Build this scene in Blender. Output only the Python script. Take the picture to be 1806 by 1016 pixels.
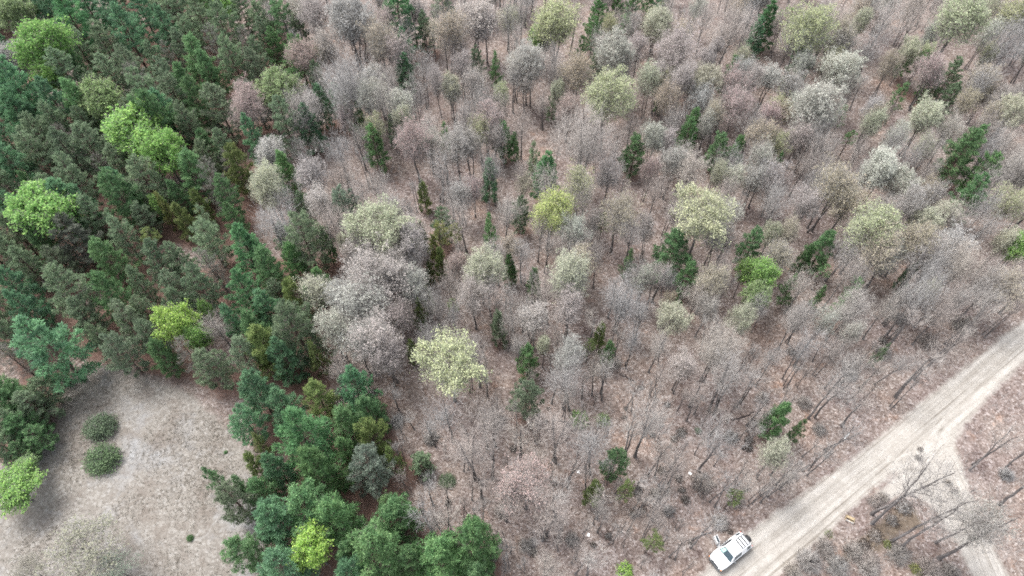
import bpy, bmesh, math, random
import numpy as np
from mathutils import Vector, Matrix

# ------------------------------------------------------------------ camera, sky, sun, exposure
SC = bpy.context.scene
COL = SC.collection
for o in list(bpy.data.objects):
    bpy.data.objects.remove(o)
W0, H0 = 1806.0, 1016.0
FPX, PITCH, CAMH = 1220.0, math.radians(56.0), 72.0
cam_d = bpy.data.cameras.new('camera')
cam = bpy.data.objects.new('camera', cam_d); COL.objects.link(cam)
cam.location = (0, 0, CAMH)
cam.rotation_euler = (math.pi / 2 - PITCH, 0, 0)
cam_d.sensor_width = 36.0
cam_d.lens = 36.0 * FPX / W0
cam_d.clip_end = 6000.0
SC.camera = cam

SUN_EL, SUN_AZ = math.radians(62), math.radians(-50)      # azimuth measured from +Y towards +X
world = bpy.data.worlds.new('World'); SC.world = world
world.use_nodes = True
wn = world.node_tree
sky = wn.nodes.new('ShaderNodeTexSky'); sky.sky_type = 'NISHITA'
sky.sun_disc = False
sky.sun_elevation = SUN_EL; sky.sun_rotation = SUN_AZ
sky.air_density = 1.0; sky.dust_density = 4.0; sky.ozone_density = 1.0
hs = wn.nodes.new('ShaderNodeHueSaturation')               # an overcast sky: the same light, hardly any blue
hs.inputs['Saturation'].default_value = 0.34
bg = wn.nodes['Background']
bg.inputs['Strength'].default_value = 0.15
wn.links.new(sky.outputs[0], hs.inputs['Color'])
wn.links.new(hs.outputs[0], bg.inputs['Color'])

sun_d = bpy.data.lights.new('sun', 'SUN'); sun_d.energy = 1.1; sun_d.angle = math.radians(28)
sun_d.color = (1.0, 0.98, 0.955)
sun = bpy.data.objects.new('sun', sun_d); COL.objects.link(sun)
sdir = Vector((math.sin(SUN_AZ) * math.cos(SUN_EL), math.cos(SUN_AZ) * math.cos(SUN_EL), math.sin(SUN_EL)))
sun.rotation_euler = sdir.to_track_quat('Z', 'Y').to_euler()
sun.location = (0, 60, 90)

SC.view_settings.view_transform = 'Standard'
SC.view_settings.look = 'None'
SC.view_settings.gamma = 1.0
SC.view_settings.use_curve_mapping = False
SC.view_settings.exposure = 1.6
SC.cycles.max_bounces = 4
SC.cycles.diffuse_bounces = 3
SC.cycles.transmission_bounces = 3
SC.cycles.use_denoising = False
SC.cycles.filter_width = 1.75

# ------------------------------------------------------------------ helpers
rng = np.random.default_rng(7)
random.seed(7)
SP, CP = math.sin(PITCH), math.cos(PITCH)

def ray(px, py):
    dx, dy = px - W0 / 2, py - H0 / 2
    return np.array([dx, FPX * CP - dy * SP, -(FPX * SP + dy * CP)])

def pix(px, py, z=0.0):
    """the point at height z seen at a photograph pixel"""
    d = ray(px, py); t = (CAMH - z) / -d[2]
    return np.array([d[0] * t, d[1] * t, z])

def pxm(px, py, z=0.0):
    """photograph pixels per metre at that point"""
    d = ray(px, py)
    return -d[2] / (CAMH - z)

def proj(x, y, z):
    rx, ry, rz = x, y, z - CAMH
    dep = ry * CP - rz * SP
    return W0 / 2 + FPX * rx / dep, H0 / 2 - FPX * (ry * SP + rz * CP) / dep

def poly_sd(P, poly):
    """signed distance (positive inside) of points P (n,2) to a polygon"""
    P = np.asarray(P, float); poly = np.asarray(poly, float)
    d = np.full(len(P), 1e9); inside = np.zeros(len(P), bool)
    n = len(poly)
    for i in range(n):
        a, b = poly[i], poly[(i + 1) % n]
        e = b - a; w = P - a
        t = np.clip((w @ e) / (e @ e), 0, 1)
        d = np.minimum(d, np.hypot(*(w - t[:, None] * e).T))
        c = (a[1] > P[:, 1]) != (b[1] > P[:, 1])
        with np.errstate(divide='ignore', invalid='ignore'):
            xi = (b[0] - a[0]) * (P[:, 1] - a[1]) / (b[1] - a[1]) + a[0]
        inside ^= c & (P[:, 0] < xi)
    return np.where(inside, d, -d)

def sstep(a, b, x):
    t = np.clip((x - a) / (b - a), 0, 1)
    return t * t * (3 - 2 * t)

def wob(x, y, s, k):
    """smooth cheap noise, about -1..1"""
    r = np.random.default_rng(k); v = 0
    for i in range(5):
        a = r.uniform(0, 6.283); f = s * r.uniform(.5, 2.0)
        v = v + np.sin((x * math.cos(a) + y * math.sin(a)) * f + r.uniform(0, 6.283))
    return v / 3.0

def make_mesh(name, verts, faces_list, mats, var=None, smooth=False):
    """faces_list: [(array (n,k) of vertex ids, material index)]"""
    me = bpy.data.meshes.new(name)
    verts = np.asarray(verts, np.float32)
    me.vertices.add(len(verts)); me.vertices.foreach_set('co', verts.ravel())
    loops, starts, mi, pos = [], [], [], 0
    for f, m in faces_list:
        f = np.asarray(f, np.int32)
        if len(f) == 0: continue
        k = f.shape[1]
        loops.append(f.ravel()); starts.append(pos + np.arange(len(f)) * k)
        mi.append(np.full(len(f), m)); pos += f.size
    loops = np.concatenate(loops); starts = np.concatenate(starts); mi = np.concatenate(mi)
    me.loops.add(len(loops)); me.loops.foreach_set('vertex_index', loops.astype(np.int32))
    me.polygons.add(len(starts)); me.polygons.foreach_set('loop_start', starts.astype(np.int32))
    for m in mats: me.materials.append(m)
    me.polygons.foreach_set('material_index', mi.astype(np.int32))
    if smooth: me.polygons.foreach_set('use_smooth', np.ones(len(starts), bool))
    if var is not None:
        a = me.attributes.new('var', 'FLOAT', 'POINT'); a.data.foreach_set('value', np.asarray(var, np.float32))
    me.update(calc_edges=True)
    return me

def link(name, data, parent=None, loc=(0, 0, 0)):
    o = bpy.data.objects.new(name, data); COL.objects.link(o)
    o.parent = parent; o.location = loc
    return o

def tag(o, label, cat, group=None):
    o['label'] = label; o['category'] = cat
    if group: o['group'] = group
    return o

# ------------------------------------------------------------------ materials
def nodes(name):
    m = bpy.data.materials.new(name); m.use_nodes = True
    nt = m.node_tree; nt.nodes.clear()
    out = nt.nodes.new('ShaderNodeOutputMaterial')
    return m, nt, out

def N(nt, typ, **kw):
    n = nt.nodes.new(typ)
    for k, v in kw.items(): setattr(n, k, v)
    return n

def setin(n, **kw):
    for k, v in kw.items(): n.inputs[k.replace('_', ' ')].default_value = v
    return n

def rgb(c): return (c[0], c[1], c[2], 1.0)

def noise(nt, vec, scale, detail=3.0, rough=0.6):
    n = N(nt, 'ShaderNodeTexNoise'); setin(n, Scale=scale, Detail=detail, Roughness=rough)
    if vec is not None: nt.links.new(vec, n.inputs['Vector'])
    return n.outputs['Fac']

def ramp(nt, fac, stops):
    r = N(nt, 'ShaderNodeValToRGB')
    el = r.color_ramp.elements
    while len(el) < len(stops): el.new(0.5)
    for e, (p, c) in zip(el, stops):
        e.position = p; e.color = rgb(c) if hasattr(c, '__len__') else (c, c, c, 1)
    nt.links.new(fac, r.inputs[0])
    return r.outputs[0]

def mixc(nt, fac, a, b, mode='MIX'):
    m = N(nt, 'ShaderNodeMix', data_type='RGBA', blend_type=mode)
    for s, v in ((0, fac), (6, a), (7, b)):
        if isinstance(v, (int, float)): m.inputs[s].default_value = v
        elif isinstance(v, tuple): m.inputs[s].default_value = rgb(v)
        else: nt.links.new(v, m.inputs[s])
    return m.outputs[2]

def mth(nt, op, a, b=None, c=None):
    m = N(nt, 'ShaderNodeMath', operation=op)
    for i, v in enumerate((a, b, c)):
        if v is None: continue
        if isinstance(v, (int, float)): m.inputs[i].default_value = v
        else: nt.links.new(v, m.inputs[i])
    return m.outputs[0]

def attr(nt, name):
    a = N(nt, 'ShaderNodeAttribute'); a.attribute_name = name
    return a

def simple(name, col, rough=0.6, metal=0.0, spec=0.5):
    m, nt, out = nodes(name)
    b = N(nt, 'ShaderNodeBsdfPrincipled')
    b.inputs['Base Color'].default_value = rgb(col); b.inputs['Roughness'].default_value = rough
    b.inputs['Metallic'].default_value = metal; b.inputs['Specular IOR Level'].default_value = spec
    nt.links.new(b.outputs[0], out.inputs[0])
    return m

def leaf_material(name, spread=0.35, transl=0.3):
    """colour from the object's own colour, varied leaf by leaf through the 'var' attribute"""
    m, nt, out = nodes(name)
    oi = N(nt, 'ShaderNodeObjectInfo'); va = attr(nt, 'var')
    hsv = N(nt, 'ShaderNodeHueSaturation')
    nt.links.new(oi.outputs['Color'], hsv.inputs['Color'])
    nt.links.new(mth(nt, 'MULTIPLY_ADD', va.outputs['Fac'], 2 * spread, 1 - spread), hsv.inputs['Value'])
    nt.links.new(mth(nt, 'MULTIPLY_ADD', va.outputs['Fac'], -0.04, 0.52), hsv.inputs['Hue'])
    d = N(nt, 'ShaderNodeBsdfDiffuse'); t = N(nt, 'ShaderNodeBsdfTranslucent')
    nt.links.new(hsv.outputs[0], d.inputs[0]); nt.links.new(hsv.outputs[0], t.inputs[0])
    mx = N(nt, 'ShaderNodeMixShader'); mx.inputs[0].default_value = transl
    nt.links.new(d.outputs[0], mx.inputs[1]); nt.links.new(t.outputs[0], mx.inputs[2])
    nt.links.new(mx.outputs[0], out.inputs[0])
    return m

def bark_material(name, a, b, scale=3.0, own=False):
    m, nt, out = nodes(name)
    tc = N(nt, 'ShaderNodeTexCoord'); mp = N(nt, 'ShaderNodeMapping')
    mp.inputs['Scale'].default_value = (1, 1, .25)
    nt.links.new(tc.outputs['Object'], mp.inputs[0])
    c = ramp(nt, noise(nt, mp.outputs[0], scale, 4), [(0.3, a), (0.72, b)])
    if own:                                                # twig colour differs a little from tree to tree
        oi = N(nt, 'ShaderNodeObjectInfo')
        tint = ramp(nt, oi.outputs['Random'], [(0, (1.06, .98, .94)), (.35, (1.02, 1.0, .98)), (.65, (.93, .96, .99)), (1, (1.12, 1.07, 1.0))])
        c = mixc(nt, 1.0, c, tint, 'MULTIPLY')
    bs = N(nt, 'ShaderNodeBsdfDiffuse'); nt.links.new(c, bs.inputs[0])
    nt.links.new(bs.outputs[0], out.inputs[0])
    return m

M = {}
M['needle'] = leaf_material('needles', 0.36, 0.42)
M['leaf'] = leaf_material('young_leaves', 0.28, 0.38)
M['bud'] = leaf_material('buds', 0.22, 0.30)
M['bark'] = bark_material('grey_bark', (.090, .081, .078), (.235, .218, .212))
M['bark_dark'] = bark_material('dark_bark', (.045, .036, .034), (.12, .10, .095))
M['bark_pine'] = bark_material('pine_bark', (.07, .050, .042), (.18, .14, .12))
M['twig'] = bark_material('grey_twigs', (.252, .238, .226), (.40, .384, .366), 1.5, True)
M['twig_pine'] = bark_material('pine_twigs', (.15, .135, .125), (.26, .24, .225), 1.5)

def litter_nodes(nt):
    """leaf litter under the hardwoods; returns (colour, position vector)"""
    geo = N(nt, 'ShaderNodeNewGeometry'); P = geo.outputs['Position']
    vor = N(nt, 'ShaderNodeTexVoronoi'); setin(vor, Scale=5.5, Randomness=1.0); nt.links.new(P, vor.inputs['Vector'])
    sep = N(nt, 'ShaderNodeSeparateColor'); nt.links.new(vor.outputs['Color'], sep.inputs[0])
    leaf = ramp(nt, sep.outputs[0], [(0.0, (.104, .080, .068)), (.25, (.152, .121, .105)), (.55, (.186, .152, .134)), (.82, (.222, .187, .168)), (1.0, (.32, .285, .265))])
    big = ramp(nt, noise(nt, P, 0.11, 4, .6), [(.28, (.80, .80, .84)), (.42, (.95, .93, .95)), (.55, (1.0, 1.0, 1.0)), (.72, (1.16, 1.02, .94))])
    mid = ramp(nt, noise(nt, P, 0.9, 4, .7), [(.30, (.76, .74, .75)), (.5, (1, 1, 1)), (.70, (1.14, 1.14, 1.14))])
    c = mixc(nt, 1.0, leaf, big, 'MULTIPLY'); c = mixc(nt, 1.0, c, mid, 'MULTIPLY')
    w = N(nt, 'ShaderNodeVectorMath', operation='ADD'); w.inputs[1].default_value = (37, 11, 0); nt.links.new(P, w.inputs[0])
    rust = ramp(nt, noise(nt, w.outputs[0], .42, 6, .68), [(.36, (.70, .66, .66)), (.46, (1, 1, 1)), (.58, (1, 1, 1)), (.70, (1.12, .95, .84))])
    c = mixc(nt, 1.0, c, rust, 'MULTIPLY')
    return c, P

def sand_nodes(nt, P):
    a = ramp(nt, noise(nt, P, 0.8, 5, .65), [(.28, (.285, .263, .236)), (.5, (.330, .309, .280)), (.72, (.372, .353, .326))])
    g = ramp(nt, noise(nt, P, 7, 2, .6), [(.3, (.84, .84, .84)), (.7, (1.08, 1.08, 1.08))])
    return mixc(nt, 1.0, a, g, 'MULTIPLY')

def ground_bsdf(nt, out, c, P, bump=.35):
    b = N(nt, 'ShaderNodeBsdfPrincipled'); b.inputs['Roughness'].default_value = .95
    b.inputs['Specular IOR Level'].default_value = .1
    nt.links.new(c, b.inputs['Base Color'])
    bp = N(nt, 'ShaderNodeBump'); setin(bp, Strength=bump, Distance=.12)
    nt.links.new(noise(nt, P, 3.5, 5, .7), bp.inputs['Height']); nt.links.new(bp.outputs[0], b.inputs['Normal'])
    nt.links.new(b.outputs[0], out.inputs[0])

def ground_material():
    m, nt, out = nodes('forest_floor')
    c, P = litter_nodes(nt)
    def edge(name, k, s=.35):                               # a mask with a ragged edge
        n1 = noise(nt, P, s, 5, .7)
        v = mth(nt, 'ADD', attr(nt, name).outputs['Fac'], mth(nt, 'MULTIPLY', mth(nt, 'SUBTRACT', n1, .5), k))
        return mth(nt, 'SMOOTHSTEP', v, .35, .65) if False else ramp(nt, v, [(.36, 0.0), (.64, 1.0)])
    # needle floor under the pines
    needles = ramp(nt, noise(nt, P, 4.0, 5, .7), [(.3, (.085, .052, .043)), (.5, (.150, .095, .077)), (.72, (.21, .15, .125))])
    c = mixc(nt, edge('pine', .7), c, needles)
    # dry grass and lichen of the clearing
    vor = N(nt, 'ShaderNodeTexVoronoi'); setin(vor, Scale=4.5); nt.links.new(P, vor.inputs['Vector'])
    sep = N(nt, 'ShaderNodeSeparateColor'); nt.links.new(vor.outputs['Color'], sep.inputs[0])
    g = ramp(nt, sep.outputs[0], [(0, (.150, .136, .120)), (.35, (.182, .166, .148)), (.75, (.205, .190, .170)), (1, (.25, .236, .218))])
    lich = ramp(nt, sep.outputs[1], [(0, (.17, .168, .168)), (.5, (.215, .214, .213)), (1, (.275, .275, .275))])
    lm = ramp(nt, noise(nt, P, 0.16, 5, .65), [(.50, 0.0), (.66, .9)])
    g = mixc(nt, lm, g, lich)
    dk = ramp(nt, noise(nt, P, 0.33, 5, .7), [(.38, .6), (.50, 0.0)])
    g = mixc(nt, dk, g, (.138, .117, .100))
    c = mixc(nt, edge('clear', .6), c, g)
    # brown bracken and turf beside the junction
    br = ramp(nt, noise(nt, P, 2.2, 5, .7), [(.3, (.075, .06, .045)), (.55, (.125, .098, .075)), (.75, (.19, .16, .125))])
    c = mixc(nt, edge('bracken', .9, .5), c, br)
    # sand washed out beside the track
    c = mixc(nt, edge('sand', .9, .6), c, sand_nodes(nt, P))
    ground_bsdf(nt, out, c, P)
    return m

def road_material():
    m, nt, out = nodes('sandy_track')
    c, P = litter_nodes(nt)
    n0 = noise(nt, P, .6, 5, .7)                             # the same washed-out sand as on the ground around
    v0 = mth(nt, 'ADD', attr(nt, 'sand').outputs['Fac'], mth(nt, 'MULTIPLY', mth(nt, 'SUBTRACT', n0, .5), .9))
    c = mixc(nt, ramp(nt, v0, [(.36, 0.0), (.64, 1.0)]), c, sand_nodes(nt, P))
    s = sand_nodes(nt, P)
    uv = attr(nt, 'across')                                 # (distance across, distance along, edge distance)
    mp = N(nt, 'ShaderNodeMapping'); mp.inputs['Scale'].default_value = (1.9, .035, 1)
    nt.links.new(uv.outputs['Vector'], mp.inputs[0])
    st = noise(nt, mp.outputs[0], 1.0, 5, .62)
    s = mixc(nt, 1.0, s, ramp(nt, st, [(.34, (.58, .555, .53)), (.43, (.86, .85, .835)), (.53, (1.0, 1.0, 1.0)), (.70, (1.16, 1.16, 1.16))]), 'MULTIPLY')
    mp2 = N(nt, 'ShaderNodeMapping'); mp2.inputs['Scale'].default_value = (5, .25, 1)
    nt.links.new(uv.outputs['Vector'], mp2.inputs[0])
    s = mixc(nt, 1.0, s, ramp(nt, noise(nt, mp2.outputs[0], 1.0, 4, .7), [(.28, (.88, .87, .86)), (.46, (1, 1, 1))]), 'MULTIPLY')
    e = N(nt, 'ShaderNodeSeparateXYZ'); nt.links.new(uv.outputs['Vector'], e.inputs[0])
    n1 = noise(nt, P, .9, 5, .75)
    v = mth(nt, 'ADD', e.outputs[2], mth(nt, 'MULTIPLY', mth(nt, 'SUBTRACT', n1, .5), 1.6))
    v = mth(nt, 'MULTIPLY_ADD', v, .5, .5)
    c = mixc(nt, ramp(nt, v, [(.36, 0.0), (.66, 1.0)]), c, s)
    ground_bsdf(nt, out, c, P, .2)
    return m
# ------------------------------------------------------------------ where things stand (photograph pixels -> ground)
def gp2(pts): return np.array([pix(*p)[:2] for p in pts])
ROAD = gp2([(1960, 440), (1806, 563), (1664, 678), (1547, 775), (1406, 878), (1330, 932), (1262, 990), (1180, 1062), (1080, 1150),
            (1210, 1150), (1290, 1090), (1369, 1016), (1446, 954), (1528, 872), (1572, 838), (1606, 836),
            (1630, 862), (1650, 895), (1684, 955), (1714, 1016), (1750, 1100), (1825, 1100), (1788, 1030), (1768, 997), (1748, 950), (1716, 883), (1695, 816),
            (1684, 786), (1696, 755), (1720, 728), (1762, 682), (1806, 640), (1960, 520)])
MAIN_A, MAIN_B = pix(1806, 601)[:2], pix(1330, 1000)[:2]
SIDE_A, SIDE_B = pix(1655, 790)[:2], pix(1745, 1000)[:2]
CLEAR = gp2([(-160, 880), (40, 815), (95, 760), (115, 690), (150, 645), (215, 648), (330, 690), (395, 745), (440, 800), (455, 880), (470, 960), (440, 1050), (300, 1120), (-160, 1120)])
CLEAR_CORE = gp2([(-160, 930), (60, 860), (130, 760), (150, 690), (220, 690), (320, 720), (380, 775), (415, 820), (420, 880), (430, 960), (400, 1050), (300, 1120), (-160, 1120)])
PINES = [(-80, -60), (425, -60), (430, 60), (470, 180), (450, 280), (560, 390), (590, 480), (560, 560), (590, 660), (440, 700), (330, 680), (160, 620), (-80, 640)]
BRACKEN = [gp2([(1585, 885), (1625, 890), (1635, 930), (1595, 945), (1560, 975), (1515, 985), (1490, 1000), (1480, 970), (1530, 935)]),
           gp2([(1420, 960), (1475, 930), (1490, 945), (1440, 990)])]
SANDY = gp2([(1525, 880), (1620, 785), (1650, 850), (1690, 945), (1660, 930), (1620, 880), (1565, 886)])

def ground_h(x, y):
    x = np.atleast_1d(np.asarray(x, float)); y = np.atleast_1d(np.asarray(y, float))
    d = -poly_sd(np.stack([x, y], 1), ROAD)
    return (wob(x, y, .09, 3) * .22 + wob(x, y, .5, 4) * .07) * sstep(2.0, 7.0, d)

def gh(x, y): return float(ground_h(x, y)[0])

# ------------------------------------------------------------------ tree shapes
def frames(d):
    d = d / (np.linalg.norm(d, axis=1, keepdims=True) + 1e-9)
    h = np.where(np.abs(d[:, 2:3]) < .9, np.array([[0, 0, 1.]]), np.array([[1., 0, 0]]))
    u = np.cross(d, h); u /= np.linalg.norm(u, axis=1, keepdims=True) + 1e-9
    return d, u, np.cross(d, u)

class Geo:
    def __init__(s): s.v, s.f, s.var, s.n = [], [], [], 0
    def add(s, v, f, m, var):
        s.v.append(v); s.f.append((f + s.n, m)); s.var.append(var); s.n += len(v)
    def tubes(s, p0, p1, r0, r1, k, m=0):
        p0 = np.asarray(p0, float); p1 = np.asarray(p1, float); n = len(p0)
        if n == 0: return
        r0 = np.broadcast_to(r0, n); r1 = np.broadcast_to(r1, n)
        d, u, w = frames(p1 - p0)
        a = np.arange(k) * 2 * np.pi / k
        ring = u[:, None] * np.cos(a)[None, :, None] + w[:, None] * np.sin(a)[None, :, None]
        v = np.concatenate([p0[:, None] + ring * r0[:, None, None], p1[:, None] + ring * r1[:, None, None]], 1)
        i = np.arange(k); j = (i + 1) % k
        f = np.stack([i, j, j + k, i + k], 1)
        F = (f[None] + (np.arange(n) * 2 * k)[:, None, None]).reshape(-1, 4)
        s.add(v.reshape(-1, 3), F, m, np.full(n * 2 * k, .5))
    def spikes(s, p0, p1, r, m=0):
        p0 = np.asarray(p0, float); p1 = np.asarray(p1, float); n = len(p0)
        if n == 0: return
        r = np.broadcast_to(r, n)
        d, u, w = frames(p1 - p0)
        a = np.arange(3) * 2 * np.pi / 3
        ring = u[:, None] * np.cos(a)[None, :, None] + w[:, None] * np.sin(a)[None, :, None]
        v = np.concatenate([p0[:, None] + ring * r[:, None, None], p1[:, None]], 1)
        f = np.array([[0, 1, 3], [1, 2, 3], [2, 0, 3]])
        F = (f[None] + (np.arange(n) * 4)[:, None, None]).reshape(-1, 3)
        s.add(v.reshape(-1, 3), F, m, np.full(n * 4, .5))
    def blades(s, p, d, L, w, m, var):
        """one narrow leaf-like triangle each"""
        n = len(p)
        if n == 0: return
        dd, u, q = frames(d)
        a = rng.uniform(0, np.pi, n)[:, None]
        side = u * np.cos(a) + q * np.sin(a)
        L = np.broadcast_to(L, n)[:, None]; w = np.broadcast_to(w, n)[:, None]
        mid = p + dd * L * .45
        v = np.stack([p, mid + side * w * .5, p + dd * L, mid - side * w * .5], 1).reshape(-1, 3)
        F = np.arange(n * 4).reshape(-1, 4)
        s.add(v, F, m, np.repeat(var, 4))
    def mesh(s, name, mats):
        return make_mesh(name, np.concatenate(s.v), s.f, mats, np.concatenate(s.var))

def unit(n):
    v = rng.normal(size=(n, 3)); return v / np.linalg.norm(v, axis=1, keepdims=True)

def kmeans(P, k):
    c = P[rng.choice(len(P), k, replace=False)]
    for _ in range(5):
        a = np.argmin(((P[:, None] - c[None]) ** 2).sum(2), 1)
        for i in range(k):
            if (a == i).any(): c[i] = P[a == i].mean(0)
    return a

def curve_pts(p0, p1, n, sag, jit):
    t = np.linspace(0, 1, n + 1)[:, None]
    L = np.linalg.norm(p1 - p0)
    q = p0 + (p1 - p0) * t
    q[:, 2] -= (np.sin(t[:, 0] * np.pi)) * sag * L
    q[1:-1] += rng.normal(size=(n - 1, 3)) * jit * L
    return q

def hardwood(seed, H, R, base, ntips, buds=0, bud_size=.16, top_bias=0.0, mat='bud', stems=1, tw=.0095, clump=.13, flat=1.0, shell=.33, fine=3):
    """a broad-leaved tree: tip points fill a lumpy crown, limbs are grown back from them to the trunk"""
    global rng
    rng = np.random.default_rng(seed)
    wood, cr = Geo(), Geo()
    cz, rz = H * (base + 1) / 2, H * (1 - base) / 2
    # clusters of tips inside a lumpy ellipsoid
    nc = max(20, ntips // 22)
    lob = unit(12); lob[:, 2] = np.abs(lob[:, 2]) * .9 - .1; lobs = rng.uniform(.6, 1.15, 12)
    d = unit(nc); d[:, 2] = d[:, 2] + .25; d /= np.linalg.norm(d, axis=1, keepdims=True)
    rad = .48 + .54 * np.max(np.exp(-((1 - d @ lob.T) * 4.5)) * lobs[None], 1)
    rad = rad * np.where(d[:, 2] < .1, 1 + .55 * (d[:, 2] - .1), 1)        # crowns taper down towards the stem
    rr = rng.uniform(shell, 1, nc) ** .5
    cc = d * (rad * rr)[:, None]
    asg = rng.integers(0, nc, ntips)
    tips = cc[asg] + rng.normal(size=(ntips, 3)) * clump
    tips = tips * np.array([R, R, rz * flat]) + np.array([0, 0, cz])
    cvar = rng.uniform(0, 1, nc)[asg]
    tips[:, 2] = np.maximum(tips[:, 2], H * base * .75)
    R_eff = float(np.percentile(np.hypot(tips[:, 0], tips[:, 1]), 96.5)) + .12
    # trunks
    roots = [np.zeros(3)] if stems == 1 else [np.array([math.cos(a) * .35, math.sin(a) * .35, 0]) for a in np.arange(stems) * 6.283 / stems + .4]
    tr_r = .0105 * H / math.sqrt(stems)
    groups = [np.arange(ntips)] if stems == 1 else [np.where(kmeans_a == i)[0] for kmeans_a in [kmeans(tips * np.array([1, 1, .2]), stems)] for i in range(stems)]
    twp0, twp1 = [], []
    def grow(p, idx, r, lev):
        S = tips[idx]
        if len(idx) <= 4 or lev >= 5:
            for q in S: twp0.append(p + (q - p) * 0.0); twp1.append(q)
            return
        k = min(len(idx), (5, 4, 4, 3, 3)[min(lev, 4)])
        a = kmeans(S, k)
        for i in range(k):
            sub = idx[a == i]
            if len(sub) == 0: continue
            c = tips[sub].mean(0)
            nxt = p + (c - p) * (.62 if lev < 2 else .66)
            rc = max(.008, r * (len(sub) / len(idx)) ** .42)
            seg = 4 if lev == 0 else (3 if lev == 1 else 2)
            q = curve_pts(p, nxt, seg, .10, .035)
            rs = np.linspace(rc, rc * .72, seg + 1)
            (wood if lev < 3 else cr).tubes(q[:-1], q[1:], rs[:-1], rs[1:], (5, 4, 3, 3, 3)[min(lev, 4)])
            grow(nxt, sub, rc * .72, lev + 1)
    for root, g in zip(roots, groups):
        if len(g) < 4: continue
        cen = tips[g].mean(0)
        nseg = 9
        top = np.array([cen[0] * .85, cen[1] * .85, H * (.80 + .06 * rng.uniform())])
        if stems == 1: top[:2] = rng.normal(size=2) * R * .12
        T = root + (top - root) * np.linspace(0, 1, nseg + 1)[:, None]
        T[1:-1, :2] += np.cumsum(rng.normal(size=(nseg - 1, 2)), 0) * H * .004
        T[0, 2] = -.25
        rs = tr_r * (1 - np.linspace(0, 1, nseg + 1)) ** .8 + .02; rs[0] *= 1.45
        wood.tubes(T[:-1], T[1:], rs[:-1], rs[1:], 7)
        S = tips[g]; nl = max(4, min(15 if stems == 1 else 7, len(g) // 30))
        a = kmeans(S, nl)
        for i in range(nl):
            sub = g[a == i]
            if len(sub) == 0: continue
            c = tips[sub].mean(0)
            dist = np.hypot(*(c[:2] - T[-1, :2] * .5))
            zz = np.clip(c[2] - dist * rng.uniform(.8, 1.25) - .08 * H, H * base * .55, H * .78)
            t = (zz - root[2]) / (top[2]); k0 = min(int(t * nseg), nseg - 1); fr = t * nseg - k0
            p = T[k0] + (T[k0 + 1] - T[k0]) * fr
            r0 = max(.014, min(rs[k0] * .7, tr_r * .5 * (len(sub) / len(g)) ** .4 * 1.3))
            nxt = p + (c - p) * .5
            q = curve_pts(p, nxt, 4, .09, .03)
            rl = np.linspace(r0, r0 * .7, 5)
            wood.tubes(q[:-1], q[1:], rl[:-1], rl[1:], 5)
            grow(nxt, sub, r0 * .7, 1)
    p0, p1 = np.array(twp0), np.array(twp1)
    cr.spikes(p0, p1, tw * 1.15)
    # fine twigs spraying from the outer half of each tip shoot
    for _ in range(fine):
        t = rng.uniform(.35, 1.0, len(p0))[:, None]
        s0 = p0 + (p1 - p0) * t
        dd = (p1 - p0); L = np.linalg.norm(dd, axis=1, keepdims=True)
        d2 = dd / (L + 1e-6) * .6 + unit(len(p0)) * .55; d2[:, 2] += .75
        d2 /= np.linalg.norm(d2, axis=1, keepdims=True)
        cr.spikes(s0, s0 + d2 * rng.uniform(.35, 1.1, (len(p0), 1)), tw * .8)
    if buds:
        ok = np.ones(len(p1), bool)
        w = np.exp(top_bias * (p1[:, 2] - p1[:, 2].min()) / np.ptp(p1[:, 2])); w *= np.exp(.25 * top_bias * np.hypot(p1[:, 0], p1[:, 1]) / R)
        w /= w.sum()
        ix = rng.choice(len(p1), buds, p=w)
        sp = rng.normal(size=(buds, 3)) * .17 + (p1[ix] - p0[ix]) * rng.uniform(-.25, .12, (buds, 1))
        pos = p1[ix] + sp
        dr = unit(buds); dr[:, 2] += .5
        L = bud_size * rng.uniform(.6, 1.45, buds)
        var = np.clip(.5 + rng.normal(size=buds) * .25 + (rng.uniform(size=len(p1)) - .5)[ix] * .3, 0, 1)
        cr.blades(pos, dr, L, L * .78, 1, var)
    return dict(trunk=wood.mesh('tree_trunk', [M['bark']]), crown=cr.mesh('tree_crown', [M['twig'], M[mat]]), H=H, R=R_eff, stems=stems, cf=max(.72, (base + 1) / 2 + .02))

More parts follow.
